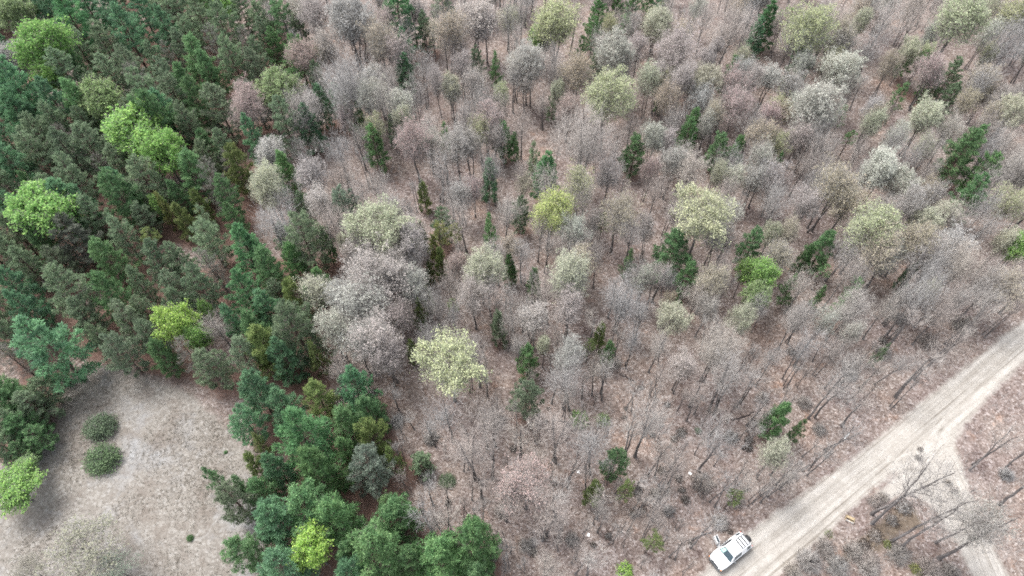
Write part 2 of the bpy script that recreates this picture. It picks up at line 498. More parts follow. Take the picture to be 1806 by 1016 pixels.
def pine(seed, H, R, z0, whorls, per, tufts, K, L, w, elev=(-5, 40), dead=0, prof=.75, pom=0.0, twigs=1, dens=1.0, gap=.12):
    """a conifer: whorls of limbs, side shoots, and bundles of needles on the shoots"""
    global rng
    rng = np.random.default_rng(seed)
    wood, cr = Geo(), Geo()
    n = 10
    T = np.zeros((n + 1, 3)); T[:, 2] = np.linspace(-.25, H * .985, n + 1)
    T[1:, :2] += np.cumsum(rng.normal(size=(n, 2)), 0) * H * .0035
    rs = .0155 * H * (1 - np.linspace(0, 1, n + 1)) ** .85 + .015; rs[0] *= 1.35
    wood.tubes(T[:-1], T[1:], rs[:-1], rs[1:], 7)
    def trunk_at(z):
        t = np.clip((z + .25) / (H * .985 + .25) * n, 0, n - 1e-6); k = t.astype(int); f = (t - k)[:, None]
        return T[k] * (1 - f) + T[k + 1] * f
    B0, B1, BD, ZT = [], [], [], []
    zs = z0 * H + (H - z0 * H) * (np.linspace(0, 1, whorls) ** .92)
    sector = rng.uniform(.72, 1.12, 12)
    for i, z in enumerate(zs):
        t = i / (whorls - 1)
        r = R * min(1, (t + .16) / .32) ** .6 * (1 - t) ** prof + .12 * R * (1 - t) + .25
        a0 = rng.uniform(0, 6.283); m = per if t < .85 else max(3, per - 2)
        for j in range(m):
            if rng.uniform() < gap: continue
            a = a0 + j * 6.283 / m + rng.normal() * .25
            e = math.radians(elev[0] + (elev[1] - elev[0]) * t + rng.normal() * 7)
            l = r * rng.uniform(.68, 1.08) * sector[int((a % 6.283) / 6.283 * 12) % 12]
            p = trunk_at(np.array([z + rng.normal() * .12]))[0]
            dv = np.array([math.cos(a) * math.cos(e), math.sin(a) * math.cos(e), math.sin(e)])
            B0.append(p); B1.append(p + dv * l + np.array([0, 0, .08 * l])); BD.append(dv); ZT.append(t)
    B0, B1, BD, ZT = map(np.array, (B0, B1, BD, ZT))
    Ls = np.linalg.norm(B1 - B0, axis=1)
    mid = (B0 + B1) / 2 - np.array([0, 0, .05]) * Ls[:, None]
    rb = np.clip(.012 * Ls + .008, .012, .07)
    wood.tubes(B0, mid, rb, rb * .65, 4); wood.tubes(mid, B1, rb * .65, rb * .25, 3)
    if dead:                                                # bare dead limbs on the stem below the living crown
        z = rng.uniform(z0 * .35, z0 + .12, dead) * H; a = rng.uniform(0, 6.283, dead)
        p = trunk_at(z); d = np.stack([np.cos(a), np.sin(a), rng.uniform(-.15, .35, dead)], 1)
        cr.spikes(p, p + d * R * rng.uniform(.35, .8, (dead, 1)), .018)
        q = p + d * R * rng.uniform(.15, .5, (dead, 1))
        for _ in range(3):
            cr.spikes(q, q + (d + unit(dead) * .8) * rng.uniform(.3, .8, (dead, 1)), .010)
    # side shoots and needle bundles
    nb = len(B0)
    ti = np.repeat(np.arange(nb), np.maximum(3, (tufts * (Ls / Ls.max()) ** .8 * dens).astype(int)))
    m = len(ti)
    s = rng.uniform(.30, 1.0, m) ** .75; s[rng.uniform(size=m) < .12] = 1.0
    P = B0[ti] * (1 - s[:, None]) + B1[ti] * s[:, None]
    P[:, 2] -= .05 * Ls[ti] * np.sin(s * np.pi)
    lat = np.cross(BD[ti], np.array([0, 0, 1.])); lat /= np.linalg.norm(lat, axis=1, keepdims=True) + 1e-6
    sg = rng.choice([-1, 1], m)[:, None]
    off = lat * sg * (Ls[ti] * rng.uniform(.02, .42, m) * (1.12 - .85 * s))[:, None] + BD[ti] * (Ls[ti] * .10 * rng.uniform(0, 1, m))[:, None]
    Q = P + off; Q[:, 2] += rng.uniform(-.03, .16, m) * (1 + pom)
    cr.spikes(P, Q, .012)
    for _ in range(twigs):
        cr.spikes(P, Q + rng.normal(size=(m, 3)) * .25, .009)
    ax = (Q - P) * .4; ax = ax / (np.linalg.norm(ax, axis=1, keepdims=True) + 1e-6) + BD[ti] * .8 + np.array([0, 0, .55])
    ax /= np.linalg.norm(ax, axis=1, keepdims=True)
    bvar = rng.uniform(0, 1, nb)[ti] * .5 + rng.uniform(0, 1, m) * .5
    base = np.repeat(Q - ax * L * .15, K, 0)
    d = np.repeat(ax, K, 0) * (1.0 - pom * .75) + unit(m * K) * (.75 + pom * .3)
    base = base + rng.normal(size=base.shape) * L * (.22 + .12 * pom)
    LL = L * rng.uniform(.65, 1.25, m * K)
    var = np.clip(np.repeat(bvar, K) + rng.normal(size=m * K) * .15, 0, 1)
    cr.blades(base, d, LL, w * rng.uniform(.7, 1.3, m * K), 1, var)
    return dict(trunk=wood.mesh('pine_trunk', [M['bark_pine']]), crown=cr.mesh('pine_crown', [M['twig_pine'], M['needle']]), H=H, R=float(np.percentile(np.hypot(Q[:, 0], Q[:, 1]), 97)) + .15, stems=1, cf=(z0 + 1) / 2 - .02)

def bush(seed, H, R, stems, leaves, size, mat, tw=.010):
    """a many-stemmed rounded shrub"""
    global rng
    rng = np.random.default_rng(seed)
    wood, cr = Geo(), Geo()
    d = unit(stems); d[:, 2] = np.abs(d[:, 2]) * 1.0 + .12; d /= np.linalg.norm(d, axis=1, keepdims=True)
    tip = d * np.array([R, R, H]) * rng.uniform(.45, 1.0, (stems, 1)) ** .5
    p0 = rng.normal(size=(stems, 3)) * np.array([.12, .12, 0]) * R; p0[:, 2] = -.05
    mid = (p0 + tip) / 2 + rng.normal(size=(stems, 3)) * .06 * R
    k = stems // 8
    wood.tubes(p0[:k], mid[:k], .028, .018, 4); wood.tubes(mid[:k], tip[:k], .018, .006, 3)
    cr.spikes(mid[k:] * .35, mid[k:], tw * 1.3); cr.spikes(mid[k:], tip[k:], tw)
    for _ in range(2):
        cr.spikes(mid, mid + (tip - mid) * rng.uniform(.5, 1, (stems, 1)) + unit(stems) * .22 * R, tw * .8)
    if leaves:
        ix = rng.integers(0, stems, leaves)
        pos = mid[ix] + (tip[ix] - mid[ix]) * rng.uniform(.35, 1.05, (leaves, 1)) + rng.normal(size=(leaves, 3)) * .07 * R
        pos[:, 2] = np.maximum(pos[:, 2], .04)
        dr = unit(leaves) + tip[ix] / R * .5 + np.array([0, 0, .3])
        Lf = size * rng.uniform(.6, 1.4, leaves)
        cr.blades(pos, dr, Lf, Lf * .55, 1, np.clip(rng.uniform(0, 1, stems)[ix] * .6 + rng.uniform(0, .4, leaves), 0, 1))
    return dict(trunk=wood.mesh('shrub_stem', [M['bark_dark']]), crown=cr.mesh('shrub_crown', [M['twig'], M[mat]]), H=H, R=R, stems=3, cf=.5)

PROTO = {
    'bare': [hardwood(11, 14, 3.2, .20, 1050, shell=.04, clump=.17, fine=2), hardwood(12, 15, 3.6, .22, 1150, stems=2, shell=.04, clump=.17, fine=2), hardwood(13, 13, 2.8, .18, 950, shell=.04, clump=.17, fine=2),
             hardwood(14, 15, 3.0, .28, 1000, shell=.04, clump=.17, fine=2), hardwood(15, 14, 3.4, .18, 1150, stems=3, shell=.04, clump=.17, fine=2), hardwood(10, 14, 3.1, .16, 1050, stems=4, shell=.04, clump=.17, fine=2),
             hardwood(9, 15, 3.0, .22, 1000, stems=2, shell=.04, clump=.2, fine=2), hardwood(8, 14, 3.3, .26, 1000, shell=.04, clump=.2, fine=2)],
    'thin': [hardwood(21, 9, 1.5, .35, 170, fine=2, tw=.009), hardwood(22, 10, 1.3, .42, 140, fine=2, tw=.009), hardwood(23, 8, 1.7, .3, 170, stems=2, fine=2, tw=.009), hardwood(24, 9, 1.6, .35, 160, stems=3, fine=2, tw=.009)],
    'hazy': [hardwood(16, 14, 3.6, .08, 2300, fine=4, tw=.009, stems=3, shell=.04, clump=.16), hardwood(17, 13, 3.4, .08, 2100, fine=4, tw=.009, stems=2, shell=.04, clump=.16)],
    'wisp': [hardwood(18, 12, 3.0, .25, 620, fine=2, tw=.009, shell=.04, clump=.17), hardwood(19, 12, 3.2, .20, 660, fine=2, tw=.009, stems=2, shell=.04, clump=.17)],
    'faint': [hardwood(44, 12, 3.4, .25, 1000, 3600, .15, 1.4, tw=.008, fine=3), hardwood(45, 8, 4.2, .15, 1100, 2600, .13, .8, tw=.008, fine=3, stems=3)],
    'cb': [hardwood(31, 14, 3.6, .20, 1900, 12500, .145, 3.0), hardwood(32, 14, 3.4, .18, 1800, 11500, .145, 3.2, stems=2), hardwood(33, 14, 3.3, .22, 1800, 11500, .145, 2.9, stems=3), hardwood(34, 13, 3.7, .16, 1800, 11500, .14, 3.2, clump=.10), hardwood(35, 14, 3.5, .2, 1900, 11000, .14, 3.0, stems=2, clump=.16)],
    'pb': [hardwood(41, 14, 3.4, .16, 1500, 6500, .135, 2.6, shell=.1, clump=.15), hardwood(42, 14, 3.1, .14, 1400, 6000, .135, 2.8, stems=2, shell=.1, clump=.15), hardwood(43, 13, 3.0, .16, 1400, 6000, .135, 2.6, stems=3, shell=.1, clump=.15), hardwood(46, 14, 3.3, .12, 1500, 6500, .135, 2.4, clump=.12, shell=.1)],
    'lg': [hardwood(51, 13, 3.2, .20, 1700, 15000, .23, 1.6, 'leaf', clump=.12), hardwood(52, 13, 3.0, .18, 1600, 13500, .23, 1.6, 'leaf', stems=2, clump=.12), hardwood(53, 13, 3.4, .20, 1800, 15500, .22, 1.7, 'leaf', clump=.11)],
    'wp': [pine(61, 14, 3.2, .14, 14, 6, 44, 7, .40, .11, (-8, 45), gap=.08), pine(62, 14, 3.4, .12, 13, 6, 46, 7, .42, .11, (-5, 42), gap=.12), pine(63, 14, 3.0, .14, 14, 6, 42, 7, .38, .11, (-10, 48), gap=.1)],
    'rp': [pine(71, 12, 3.0, .12, 13, 6, 34, 9, .31, .105, (-4, 52), 25, .55, .9, gap=.1), pine(72, 12, 2.9, .16, 12, 6, 32, 9, .31, .105, (-4, 48), 25, .5, .9, gap=.14), pine(73, 12, 3.1, .10, 13, 6, 33, 9, .32, .105, (-4, 56), 25, .6, .9, gap=.12)],
    'gp': [pine(81, 13, 3.1, .14, 13, 6, 40, 8, .31, .095, (0, 44), 35, .62, .25, gap=.1, twigs=2), pine(82, 13, 3.0, .18, 12, 6, 38, 8, .31, .095, (-3, 40), 45, .58, .25, gap=.14, twigs=2), pine(83, 13, 3.2, .12, 13, 6, 40, 8, .30, .095, (2, 48), 35, .64, .2, gap=.12, twigs=2), pine(84, 13, 2.9, .2, 11, 6, 42, 8, .30, .095, (4, 46), 45, .55, .25, gap=.12, twigs=2)],
    'dp': [pine(91, 12, 2.9, .2, 13, 6, 30, 3, .24, .055, (0, 42), 90, .62, .3, gap=.12, twigs=3), pine(92, 12, 2.7, .24, 12, 6, 30, 2, .22, .05, (0, 40), 90, .62, .3, gap=.15, twigs=3)],
    'young': [pine(95, 5, 1.5, .10, 11, 6, 15, 10, .26, .08, (0, 45), 0, .7, .6), pine(96, 5, 1.3, .14, 10, 5, 13, 9, .26, .08, (5, 50), 0, .65, .8, gap=.2)],
    'thinpine': [pine(97, 9, 1.8, .42, 9, 5, 14, 8, .27, .075, (5, 45), 40, .6, .8, gap=.22), pine(98, 10, 1.7, .5, 8, 5, 13, 8, .27, .075, (5, 45), 50, .6, .8, gap=.25)],
    'bush': [bush(101, 1.7, 1.9, 500, 4200, .17, 'leaf'), bush(102, 1.6, 1.8, 480, 3800, .17, 'leaf')],
    'brush': [bush(103, 1.2, 1.2, 330, 0, .1, 'leaf'), bush(104, 1.0, 1.3, 300, 260, .13, 'leaf')],
    'bracken': [bush(105, .40, .75, 150, 170, .15, 'leaf'), bush(106, .32, .9, 170, 190, .14, 'leaf')],
    'lowgreen': [bush(107, 1.1, 1.4, 200, 900, .20, 'leaf'), bush(108, 1.0, 1.2, 180, 700, .18, 'leaf')],
}
rng = np.random.default_rng(5)
# ------------------------------------------------------------------ the trees of the photograph
# colours of foliage, (linear base colour, word for the label)
TINT = {
    'blue': ((.155, .285, .165), 'blue-green'), 'deep': ((.142, .248, .118), 'dark green'), 'green': ((.145, .260, .112), 'green'),
    'fresh': ((.145, .295, .140), 'fresh green'), 'sage': ((.212, .285, .178), 'grey-green'), 'ash': ((.19, .205, .165), 'ash-grey'),
    'olive': ((.18, .235, .09), 'olive green'), 'mustard': ((.215, .240, .090), 'yellow-green'), 'pale': ((.21, .26, .20), 'pale sage'),
    'lime': ((.245, .410, .130), 'lime green'), 'acid': ((.340, .510, .130), 'bright lime'), 'grass': ((.205, .365, .110), 'bright green'), 'apple': ((.275, .375, .180), 'pale lime'),
    'cream': ((.440, .455, .335), 'cream'), 'butter': ((.425, .455, .285), 'yellow-cream'), 'white': ((.430, .440, .380), 'white'), 'lemon': ((.430, .480, .190), 'lemon-yellow'),
    'khaki': ((.350, .365, .215), 'olive-yellow'), 'tan': ((.375, .335, .255), 'tan'), 'pink': ((.375, .300, .278), 'pinkish'), 'rose': ((.410, .372, .348), 'pale pink'),
    'silver': ((.390, .385, .355), 'silvery'), 'none': ((.30, .27, .25), 'grey'), 'brown': ((.110, .085, .065), 'brown'), 'dun': ((.085, .070, .060), 'dark brown'), 'soft': ((.17, .25, .135), 'mid-green'), 'straw': ((.27, .26, .205), 'straw-coloured'),
}
DEF = dict(wp='blue', rp='deep', gp='sage', dp='ash', yp='olive', lg='lime', cb='cream', pb='rose', bare='none', hazy='none', thin='none', sh='green')
S3 = 460.0 / 1375.0
CAT = []          # (photo x, photo y, photo width, kind, tint, extras)
def region(x0, y0, **kinds):
    for k, rows in kinds.items():
        for r in rows:
            t = r[3] if len(r) > 3 else DEF[k]
            CAT.append((x0 + r[0] * S3, y0 + r[1] * S3, r[2] * S3, k, t, r[4] if len(r) > 4 else {}))

# (x, y, crown width, tint) measured in enlarged tiles of the photograph, tile origin first
region(0, 0,
    lg=[(60, 60, 190, 'apple'), (200, 210, 270, 'grass', dict(id='twin')), (265, 370, 150, 'lime'), (530, 500, 200, 'apple', dict(id='appleA')), (690, 680, 270, 'lime', dict(id='limes')), (850, 780, 210, 'lime'), (1190, 30, 120, 'lime', dict(id='limetop'))],
    cb=[(70, 290, 160, 'silver', dict(id='silverA'))],
    wp=[(400, 110, 230, 'fresh'), (270, 60, 160), (470, 40, 160), (600, 60, 180), (760, 80, 180), (680, 190, 180), (880, 180, 150), (100, 480, 230), (20, 560, 190), (120, 620, 200), (290, 560, 190),
        (50, 740, 190), (60, 870, 190), (890, 610, 190), (1330, 720, 150), (190, 660, 160), (330, 20, 150), (20, 380, 150)],
    rp=[(1050, 330, 160), (1040, 20, 100), (430, 380, 120), (1030, 930, 190), (1260, 890, 160, 'olive'), (1130, 60, 110, 'green'), (1100, 400, 150), (980, 460, 140)],
    gp=[(560, 240, 170), (420, 250, 150), (700, 380, 170), (600, 420, 170), (880, 40, 160), (960, 70, 150), (1060, 120, 150), (1180, 140, 180), (1290, 100, 150), (980, 270, 140), (1240, 330, 170),
        (920, 500, 150), (880, 420, 140), (1170, 590, 200, 'sage', dict(id='feather')), (1350, 540, 160, 'ash'), (1010, 670, 170), (500, 800, 210), (380, 820, 180), (310, 660, 180), (210, 810, 180), (640, 890, 170), (1190, 790, 120),
        (1090, 850, 140), (770, 970, 210), (400, 975, 210), (40, 990, 140), (1350, 380, 140), (820, 320, 120), (470, 680, 150)],
    dp=[(740, 460, 160, 'ash', dict(id='deadA')), (900, 310, 120), (1310, 250, 120), (560, 900, 120)])
region(450, 0,
    gp=[(160, 130, 160, 'deep'), (40, 140, 130), (110, 260, 120, 'green'), (235, 320, 160, 'green'), (160, 660, 190), (630, 770, 150, 'green'), (900, 170, 110), (990, 30, 150), (1170, 350, 100), (440, 540, 100, 'blue'), (60, 30, 130), (60, 210, 120), (240, 190, 120), (330, 430, 110), (20, 330, 130), (560, 640, 90, 'green')],
    rp=[(350, 560, 120, 'blue'), (500, 600, 90, 'green'), (150, 920, 150, 'green'), (1270, 380, 90, 'green'), (1000, 745, 80, 'green'), (1310, 750, 120), (720, 700, 80, 'sage')],
    wp=[(280, 670, 130), (30, 720, 160), (765, 80, 220, 'fresh', dict(id='topwp')), (780, 280, 120), (790, 390, 100), (1230, 960, 100)],
    lg=[(130, 450, 200, 'apple', dict(id='limefar'))],
    cb=[(500, 100, 230, 'silver'), (1030, 450, 100), (1300, 500, 80, 'butter'), (80, 800, 140, 'white'), (60, 950, 150), (780, 620, 90), (320, 300, 70)],
    pb=[(640, 200, 200, 'tan'), (400, 220, 140), (320, 60, 190), (220, 30, 150), (1150, 60, 210), (1010, 150, 180, 'tan'), (1220, 120, 150), (830, 720, 200, 'pink', dict(id='russet')), (1130, 740, 150), (1150, 980, 110, 'pink'),
        (320, 900, 180), (440, 610, 90), (960, 420, 100), (1160, 440, 120), (1220, 620, 150, 'pink')],
    hazy=[(490, 400, 280), (230, 570, 170)],
    bare=[(680, 520, 180), (840, 480, 150), (430, 780, 160), (250, 790, 140), (540, 700, 130), (1340, 90, 140), (870, 40, 120), (1090, 560, 150), (1260, 880, 150), (640, 950, 150), (960, 880, 150), (420, 930, 130), (1360, 400, 130), (700, 400, 130)])
region(900, 0,
    cb=[(245, 110, 240, 'khaki'), (100, 320, 190, 'silver'), (540, 260, 210, 'white'), (520, 490, 260, 'butter', dict(id='creamA')), (770, 110, 150), (530, 140, 80, 'khaki'), (1030, 400, 160), (740, 410, 120), (1220, 300, 90), (250, 480, 90), (1100, 910, 90), (760, 715, 130, 'white')],
    lg=[(145, 185, 110, 'lime')],
    pb=[(350, 350, 180, 'tan'), (890, 250, 240), (900, 400, 160), (1030, 290, 120), (1090, 240, 110), (1045, 640, 90, 'white'), (520, 900, 150), (1110, 580, 120, 'tan'), (1300, 380, 130), (1190, 900, 120, 'white'), (740, 880, 100, 'pink'), (960, 880, 170), (680, 230, 120), (310, 560, 140, 'pink'), (830, 500, 130, 'tan')],
    wp=[(1350, 120, 120, 'fresh', dict(id='spire')), (1290, 200, 100), (790, 20, 100), (190, 930, 150, 'fresh')],
    gp=[(460, 90, 110, 'green'), (640, 60, 100, 'green'), (120, 860, 100), (950, 660, 120, 'green'), (930, 720, 110, 'green'), (800, 480, 80, 'green'), (220, 560, 80), (450, 370, 100), (430, 190, 100, 'green'), (600, 170, 80, 'green'), (560, 40, 90, 'green'), (720, 30, 90, 'green')],
    rp=[(370, 270, 70), (1160, 390, 120), (650, 820, 130), (1090, 800, 120), (1180, 815, 90, 'green'), (20, 780, 60, 'green')],
    hazy=[(390, 680, 330, 'none', dict(id='smoke')), (1150, 120, 230)],
    bare=[(1270, 60, 150), (930, 120, 150), (650, 110, 130), (60, 40, 160), (330, 60, 140), (1230, 430, 150), (240, 290, 130), (640, 640, 130), (1300, 620, 160), (60, 640, 150), (1040, 60, 140), (870, 620, 140), (1340, 900, 140), (60, 900, 120)])
region(1346, 0,
    rp=[(750, 310, 100, 'green'), (800, 370, 90, 'green'), (880, 440, 100, 'green'), (400, 630, 80, 'green'), (440, 750, 70, 'green'), (70, 880, 80, 'green'), (1030, 830, 190, 'green', dict(id='twinpine')), (1150, 930, 150, 'green'), (180, 370, 120), (1080, 770, 100, 'green')],
    gp=[(700, 540, 90, 'green'), (980, 420, 120), (970, 530, 100)],
    cb=[(1050, 80, 260, 'butter', dict(id='farcream')), (1190, 30, 120), (230, 140, 250, 'khaki', dict(id='khakifar')), (520, 100, 100), (780, 250, 100), (860, 290, 80, 'butter'), (420, 350, 190, 'white'), (300, 550, 240, 'white'), (580, 640, 120), (870, 600, 150), (640, 880, 180, 'white', dict(id='whiteR')), (740, 940, 160, 'white'), (1330, 80, 170, 'khaki'), (1320, 570, 150)],
    lg=[(120, 90, 80, 'lime')],
    pb=[(390, 950, 240, 'tan'), (680, 330, 110, 'tan'), (1080, 520, 110, 'tan'), (1220, 610, 110, 'tan'), (100, 940, 120, 'pink'), (40, 580, 120, 'pink'), (1180, 280, 90, 'khaki'), (900, 170, 100, 'white')],
    hazy=[(370, 80, 210), (1290, 200, 210)],
    bare=[(640, 100, 230), (800, 80, 200), (470, 420, 150), (270, 690, 170), (580, 240, 150), (1150, 400, 170), (900, 750, 150), (1280, 740, 170), (520, 780, 130), (160, 700, 130), (1000, 640, 140), (720, 740, 140), (1200, 780, 150)])
region(0, 330,
    lg=[(230, 110, 300, 'lime', dict(id='limeball')), (930, 690, 190, 'acid', dict(id='limemid')), (1040, 780, 120, 'lime'), (830, 80, 70, 'lime'), (1080, 640, 70, 'lime'), (15, 100, 70, 'lime')],
    yp=[(970, 180, 120), (1060, 100, 110), (810, 300, 100), (890, 130, 110, 'mustard', dict(id='mustardA'))],
    wp=[(1290, 330, 190, 'fresh', dict(id='wpA')), (1300, 560, 210, 'fresh', dict(id='wpB')), (270, 860, 320, 'blue', dict(id='roundpine')), (90, 540, 200), (1230, 720, 120), (150, 640, 180)],
    rp=[(250, 300, 160), (590, 400, 180), (600, 580, 200), (950, 60, 130), (1360, 700, 100)],
    gp=[(420, 40, 190), (510, 170, 160), (90, 250, 150), (400, 290, 200, 'ash'), (740, 40, 230), (770, 170, 120), (660, 270, 180), (830, 390, 160), (950, 400, 160), (1110, 290, 180), (380, 560, 230), (740, 520, 150),
        (1060, 540, 180), (920, 530, 150), (690, 710, 180), (770, 650, 130), (800, 790, 170), (640, 870, 180), (450, 690, 180), (540, 800, 140), (80, 360, 160), (60, 110, 120), (1200, 60, 160, 'deep'), (1100, 180, 110), (40, 780, 170), (1110, 950, 190), (1240, 180, 120, 'deep'), (330, 420, 140)],
    dp=[(1120, 420, 150), (70, 900, 160), (1000, 880, 150), (1150, 480, 120)],
    bare=[(1130, 710, 150)])
region(450, 330,
    cb=[(650, 190, 320, 'cream', dict(id='creamB')), (1190, 420, 210, 'cream', dict(id='creamC')), (1020, 920, 330, 'butter', dict(id='creamD')), (60, 20, 150), (470, 290, 70)],
    pb=[(590, 320, 180), (790, 300, 190), (620, 460, 310, 'rose', dict(id='pinkclump')), (830, 510, 170, 'white'), (560, 630, 270, 'silver'), (400, 720, 180, 'white'), (640, 770, 260, 'rose'), (740, 650, 150), (620, 570, 260, 'rose'), (710, 430, 200, 'rose'), (480, 560, 200, 'silver'), (560, 810, 220, 'silver'), (690, 870, 190, 'rose'), (1150, 570, 190, 'rose'), (1060, 400, 110, 'pink'), (1320, 310, 120, 'tan'), (330, 60, 150, 'rose')],
    rp=[(350, 520, 130, 'green'), (310, 620, 120, 'green'), (380, 310, 110, 'green'), (210, 400, 140, 'green'), (270, 730, 110, 'green'), (890, 55, 80, 'olive'), (1235, 240, 100, 'green'), (1340, 440, 80, 'green')],
    gp=[(250, 110, 110), (160, 270, 120), (470, 110, 160, 'pale'), (990, 200, 120), (1290, 750, 110), (120, 560, 120)],
    wp=[(60, 640, 150), (20, 340, 130)],
    yp=[(60, 860, 230, 'olive', dict(id='olivebig')), (330, 900, 120), (210, 590, 150), (880, 260, 70), (970, 280, 110, 'mustard'), (1060, 280, 100, 'mustard'), (950, 340, 80, 'mustard'), (980, 400, 80), (910, 600, 90), (860, 680, 100), (1040, 660, 70), (830, 870, 70), (920, 450, 60)],
    bare=[(100, 170, 230), (930, 760, 140), (450, 930, 160), (1040, 500, 130), (1340, 700, 140), (870, 420, 100), (160, 60, 140), (1150, 830, 140)])
region(900, 330,
    cb=[(215, 110, 220, 'lemon', dict(id='yellowball')), (1020, 130, 330, 'butter', dict(id='creamE')), (330, 470, 240, 'cream', dict(id='creamF')), (860, 690, 180, 'cream'), (1220, 690, 140), (180, 830, 70)],
    pb=[(570, 130, 210, 'tan', dict(id='vase')), (340, 210, 160, 'white'), (1060, 470, 170, 'tan'), (320, 610, 170), (120, 680, 170, 'rose'), (300, 900, 190, 'silver'), (920, 930, 150, 'rose'), (1040, 640, 110), (830, 590, 70, 'tan'), (740, 200, 110)],
    lg=[(1325, 455, 165, 'lime', dict(id='aspen')), (1250, 430, 110, 'lime'), (1310, 560, 130, 'apple')],
    rp=[(615, 410, 90, 'green'), (130, 520, 95, 'green', dict(id='cone')), (15, 450, 60, 'green'), (850, 360, 190), (930, 480, 120), (90, 910, 130, 'green', dict(id='spruce')), (880, 600, 60, 'green')],
    yp=[(470, 790, 80, 'olive'), (410, 860, 80, 'olive'), (480, 210, 80)],
    gp=[(1270, 320, 150, 'deep'), (50, 140, 120), (520, 870, 80, 'green')],
    hazy=[(1110, 820, 260, 'none', dict(id='bluehaze')), (600, 560, 210)],
    bare=[(770, 470, 160), (400, 50, 160), (700, 650, 130), (470, 350, 130), (1150, 250, 130), (1300, 620, 150), (650, 800, 130), (60, 330, 140), (200, 280, 130), (780, 830, 140), (860, 60, 130), (40, 800, 120), (460, 960, 140)])
region(1346, 330,
    cb=[(580, 200, 240, 'butter', dict(id='sparsegreen')), (870, 170, 130), (50, 240, 100), (1290, 275, 100)],
    lg=[(1350, 300, 130, 'lime', dict(id='edgelime'))],
    pb=[(1000, 290, 170, 'silver'), (160, 230, 110, 'tan'), (640, 340, 220, 'tan'), (330, 700, 120, 'white'), (450, 770, 100, 'white'), (880, 550, 100, 'cream'), (250, 60, 160), (450, 60, 180, 'tan'), (800, 60, 150, 'silver')],
    rp=[(300, 340, 140), (210, 370, 80, 'green'), (440, 580, 120, 'green'), (390, 650, 110, 'green'), (300, 470, 70, 'green'), (290, 580, 60, 'green')],
    gp=[(140, 540, 100, 'green'), (1090, 60, 160, 'deep'), (760, 470, 80), (610, 880, 70)],
    hazy=[(920, 400, 170), (1200, 450, 170)],
    bare=[(520, 480, 140), (780, 560, 150), (1050, 560, 160), (1200, 180, 160), (660, 640, 140), (500, 640, 120), (180, 700, 150), (950, 660, 150), (380, 850, 130), (520, 900, 140), (720, 900, 130), (60, 900, 140), (210, 860, 120)])
region(0, 676,
    gp=[(1300, 210, 180, 'blue'), (1240, 630, 190, 'sage'), (60, 220, 200, 'sage', dict(h=7)), (180, 120, 170, 'sage', dict(h=7)), (200, 290, 150, 'deep', dict(h=5)), (20, 330, 190, 'sage', dict(h=6)), (250, 40, 170, 'sage', dict(h=6)), (120, 360, 150, 'deep', dict(h=4.5))],
    rp=[(90, 110, 230, 'deep', dict(h=7)), (40, 250, 210, 'deep', dict(h=6)), (20, 60, 220, 'deep', dict(h=8)), (130, 240, 180, 'deep', dict(h=6)), (1140, 510, 110), (1290, 560, 140)],
    yp=[(1345, 430, 110)],
    lg=[(60, 560, 270, 'grass', dict(id='edgebush', h=5.0)), (130, 430, 110, 'apple', dict(h=4.0))],
    cb=[(430, 880, 430, 'straw', dict(id='palelow', h=6.0, sparse=1))],
    pb=[(600, 980, 200, 'pale', dict(h=5.0, sparse=1)), (130, 990, 190, 'straw', dict(h=5, sparse=1))])
region(450, 676,
    wp=[(230, 290, 340, 'fresh', dict(id='clusterA')), (130, 730, 270, 'blue', dict(id='bluepine')), (140, 950, 290, 'blue')],
    rp=[(320, 480, 290, 'green'), (430, 710, 270, 'green'), (640, 890, 330, 'green'), (1000, 930, 310, 'green', dict(id='edgepine')), (480, 220, 170), (700, 640, 140, 'green'), (40, 580, 150), (820, 960, 200, 'green'), (500, 900, 160), (20, 440, 140)],
    yp=[(620, 290, 180, 'olive'), (340, 80, 160), (720, 400, 130), (40, 330, 110)],
    lg=[(290, 860, 210, 'acid', dict(id='acid'))],
    gp=[(600, 450, 240, 'pale', dict(id='palepine')), (880, 420, 140, 'sage', dict(h=4))],
    hazy=[(1260, 180, 200), (1010, 130, 250), (1320, 600, 260)],
    bare=[(920, 210, 150), (950, 690, 180)])
region(900, 676,
    gp=[(550, 420, 150, 'deep', dict(id='lonepine')), (80, 80, 180, 'sage')],
    yp=[(440, 570, 120), (600, 570, 110), (740, 850, 120)],
    rp=[(1170, 610, 90, 'olive'), (1360, 190, 80, 'green')],
    pb=[(90, 520, 280, 'pink', dict(id='pinkmaple'))],
    hazy=[(300, 60, 150), (200, 950, 190), (1000, 60, 150)],
    bare=[(860, 420, 170), (1240, 520, 170), (760, 720, 150), (470, 640, 130)])
region(1346, 676,
    rp=[(70, 200, 150, 'green', dict(id='roadpine')), (175, 250, 90, 'green')],
    cb=[(70, 370, 160, 'cream', dict(id='roadcream')), (1150, 720, 290, 'white', dict(id='trackcream', sparse=1))],
    hazy=[(140, 480, 170)])

